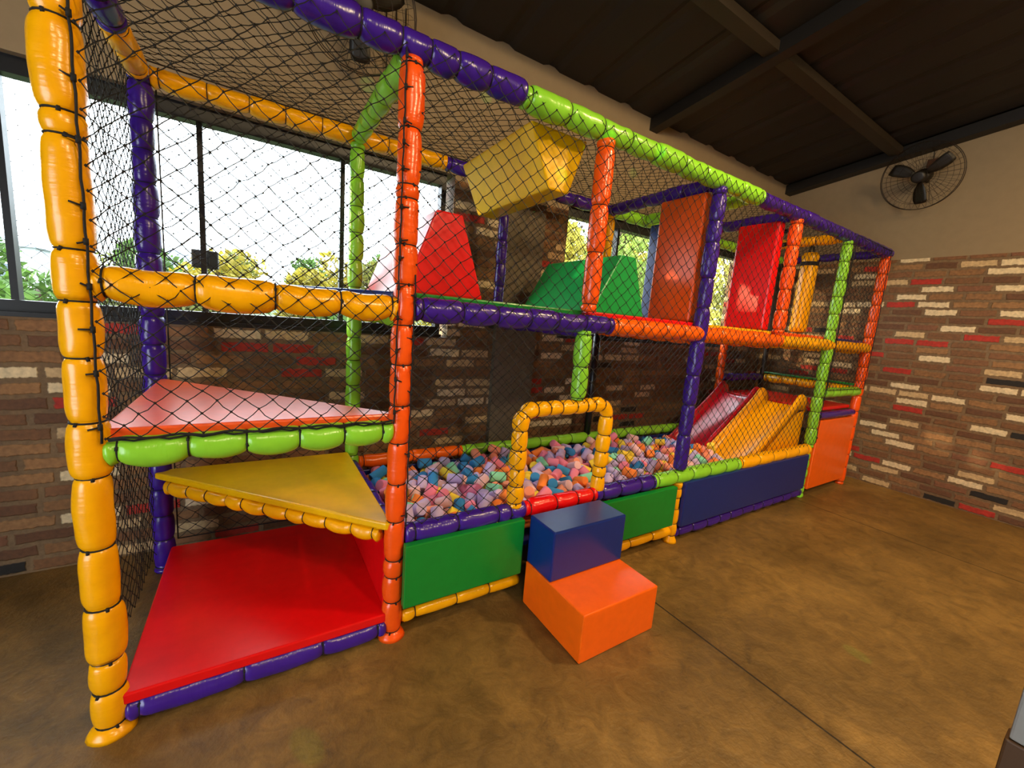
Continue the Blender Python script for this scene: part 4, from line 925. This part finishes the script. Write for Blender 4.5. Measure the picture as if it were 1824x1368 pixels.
TR = [
 # x, y, z0, h, w, leaf, leaves, label
 (-6.6, 15, -1.2, 4.8, 3.6, 0, 2400, 'green leafy tree at the far left of the long window'),
 (-.6, 15, -1.2, 4.5, 3.0, 1, 2200, 'yellowing tree right of the flood light in the long window'),
 (2.3, 19, -1, 4.8, 3.2, 0, 2200, 'dull green tree in the middle of the long window, behind the yellow ones'),
 (1.9, 14, -1.2, 4.0, 2.0, 1, 1700, 'small yellow green tree seen left of the lime back post'),
 (4.4, 14, -1.2, 4.8, 2.6, 2, 2200, 'olive tree seen just right of the lime back post'),
 (7.6, 15.5, -1.2, 5.2, 3.2, 1, 2200, 'yellowing tree behind the red foam block in the long window'),
 (-5.2, 27, -.4, 3.6, 5.0, 2, 2200, 'olive tree farther off, near the pale house'),
 (-2.4, 18, -1, 4.3, 3.2, 0, 2400, 'green tree left of the flood light, behind the purple back post'),
 (-.3, 25, -.5, 4.9, 3.6, 2, 2400, 'olive tree rising behind the gap between the yellowing trees in the long window'),
 (3.4, 16.5, -1, 4.7, 2.8, 1, 2400, 'yellowing tree directly behind the lime back post'),
 (6.0, 18.5, -.9, 5.4, 3.0, 0, 2400, 'green tree seen between the orange post and the olive tree'),
 (9.6, 18, -.9, 5.4, 3.4, 2, 2400, 'olive tree at the right end of the long window'),
 (-1.0, 11.5, -1.2, 3.1, 2.6, 2, 2200, 'low olive bush-like tree under the flood light'),
 (2.0, 10.2, -1.2, 3.0, 2.4, 0, 2200, 'low green bush-like tree in front of the yellowing trees'),
 (3.9, 11, -1.2, 3.2, 2.6, 1, 2200, 'low yellowing bush-like tree below the lime back post'),
 (-3.6, 11.5, -1.2, 2.9, 3.0, 0, 2200, 'low green bush-like tree between the yellow and purple posts'),
 (4.6, 4.4, -1.3, 6.2, 2.1, 4, 5000, 'yellow leafed tree close outside the second window, at its near edge'),
 (7.2, 5.0, -1.3, 6.6, 2.5, 3, 5600, 'green tree close outside the second window, beside the yellow back post'),
 (10.1, 5.6, -1.3, 6.8, 2.8, 4, 5600, 'yellow leafed tree outside the second window, behind the blue slab'),
 (13.4, 6.2, -1.3, 6.8, 3.0, 5, 5000, 'olive tree outside the second window, behind the red slab'),
 (17.0, 7.0, -1.3, 7.0, 3.4, 4, 5000, 'yellow leafed tree outside the far end of the second window'),
 (8.6, 9.5, -1.5, 7.5, 3.8, 3, 4500, 'green tree filling the gap behind the front row outside the second window'),
 (14.2, 11, -1.5, 8.0, 4.4, 4, 4500, 'yellowish tree filling the gap behind the front row outside the second window, far side'),
]
tree(-10.0, 5.39, -1.2, 6.2, 1.55, 0, 'slim green sun-blocking tree added out of view beyond the left end of the long window', 4200, 77, .10)  # added out of view to block part of the sun
tree(-14.5, 3.9, -1.2, 6.6, 3.2, 0, 'unseen green tree added to block the sun, close by the wall, beyond the left end of the long window', 3800, 78, .12)  # also added out of view, cuts the sun at the window's left part
for i, (x, y, z0, h, w, li, n, lab) in enumerate(TR):
    tree(x, y, z0, h, w, li, lab, n, 40+i, .13 if y > 10 else .085)
HW = plain('house_wall', '#C9CCD0', .8); HR = plain('house_roof', '#9FA8B4', .6); HG = plain('house_window', '#55616B', .3)
def house(x, y, z0, lx, ly, h, label):
    b = tag(empty('house', (x, y, z0)), label, 'house')
    box_obj('walls', (-lx/2, -ly/2, 0), (lx/2, ly/2, h), HW, b)
    prism('roof', [(-lx/2-.3, h), (lx/2+.3, h), (0, h+lx*.16)], -ly/2-.3, ly/2+.3, HR, b, 0)
    for k in range(3):
        xx = -lx/2 + lx*(k+.5)/3
        box_obj('window', (xx-.4, -ly/2-.04, h*.4), (xx+.4, -ly/2+.02, h*.75), HG, b)
house(-12.5, 32, -.4, 7, 5, 3.6, 'pale house with a grey roof far off in the long window, beside the yellow post')
house(-4.2, 36, -.2, 6, 5, 3.6, 'pale house far off in the long window, right of the purple back post')

# ------------------------------------------------------------------ light
world = bpy.data.worlds.new('daylight'); SC.world = world; world.use_nodes = True
bg = world.node_tree.nodes['Background']
bg.inputs['Color'].default_value = (.84, .93, 1, 1); bg.inputs['Strength'].default_value = 9.5
def light(name, kind, loc, target, energy, col, size=.2, **k):
    l = bpy.data.lights.new(name, kind); l.energy = energy; l.color = col
    if kind == 'AREA': l.shape = 'DISK'; l.size = size
    if kind == 'SPOT': l.shadow_soft_size = size
    for a, b in k.items(): setattr(l, a, b)
    o = bpy.data.objects.new(name, l); o.location = loc
    d = Vector(target)-Vector(loc); o.rotation_euler = d.to_track_quat('-Z', 'Y').to_euler()
    return link(o)
light('sun', 'SUN', (-9, 4, 4), (-9+3, 4-1, 4-.45), 5.5, (1, .72, .38), angle=.012)
light('ceiling_or_fill_lamp', 'AREA', (3.1, -1.35, 3.5), (3.1, -1.2, 0), 72, (1, .68, .33), .2)
light('ceiling_or_fill_lamp', 'AREA', (.2, -2.9, 3.7), (.2, -2.0, 0), 34, (1, .76, .46), .3)
light('ceiling_or_fill_lamp', 'AREA', (5.0, -3.2, 3.75), (5.0, -2.5, 0), 74, (1, .68, .33), .3)
light('ceiling_or_fill_lamp', 'AREA', (2.2, -4.2, 3.8), (3.0, 1.2, 1.6), 105, (1, .74, .42), .35)  # fill lamp added out of view to brighten the back wall
# green beams of a party laser
for i, t in enumerate(((1.03, 1.19, 2.80), (1.83, 1.19, 3.0), (3.36, 1.19, 2.865), (.55, -.36, 0), (2.86, -1.10, 0), (2.26, -.05, 2.40), (1.90, -.05, 2.36), (1.73, .1, 2.19))):
    light('laser_beam', 'SPOT', (2.2, -4.6, 2.6), t, 500, (.12, 1, .2), .002, spot_size=.012, spot_blend=.4)

# ------------------------------------------------------------------ camera
cam = bpy.data.cameras.new('camera'); cam.sensor_width = 36; cam.lens = 727.36/1824*36; cam.clip_start = .02
co = bpy.data.objects.new('camera', cam); link(co)
yaw, pit, rol = -.566, -.1522, -.0794
Rc = Matrix.Rotation(yaw, 3, 'Z') @ Matrix.Rotation(pit, 3, 'X') @ Matrix.Rotation(rol, 3, 'Y')
# camera axes: right = x, view = y, up = z of Rc
R3 = Matrix((Rc.col[0], Rc.col[2], -Rc.col[1])).transposed()
co.matrix_world = Matrix.Translation((.425, -1.6494, 1.45)) @ R3.to_4x4()
SC.camera = co
SC.view_settings.view_transform = 'Standard'; SC.view_settings.look = 'None'; SC.view_settings.gamma = 1; SC.view_settings.exposure = -0.1
SC.view_settings.use_curve_mapping = False
SC.cycles.max_bounces = 8; SC.cycles.transparent_max_bounces = 16; SC.cycles.sample_clamp_indirect = 4
SC.cycles.use_denoising = True
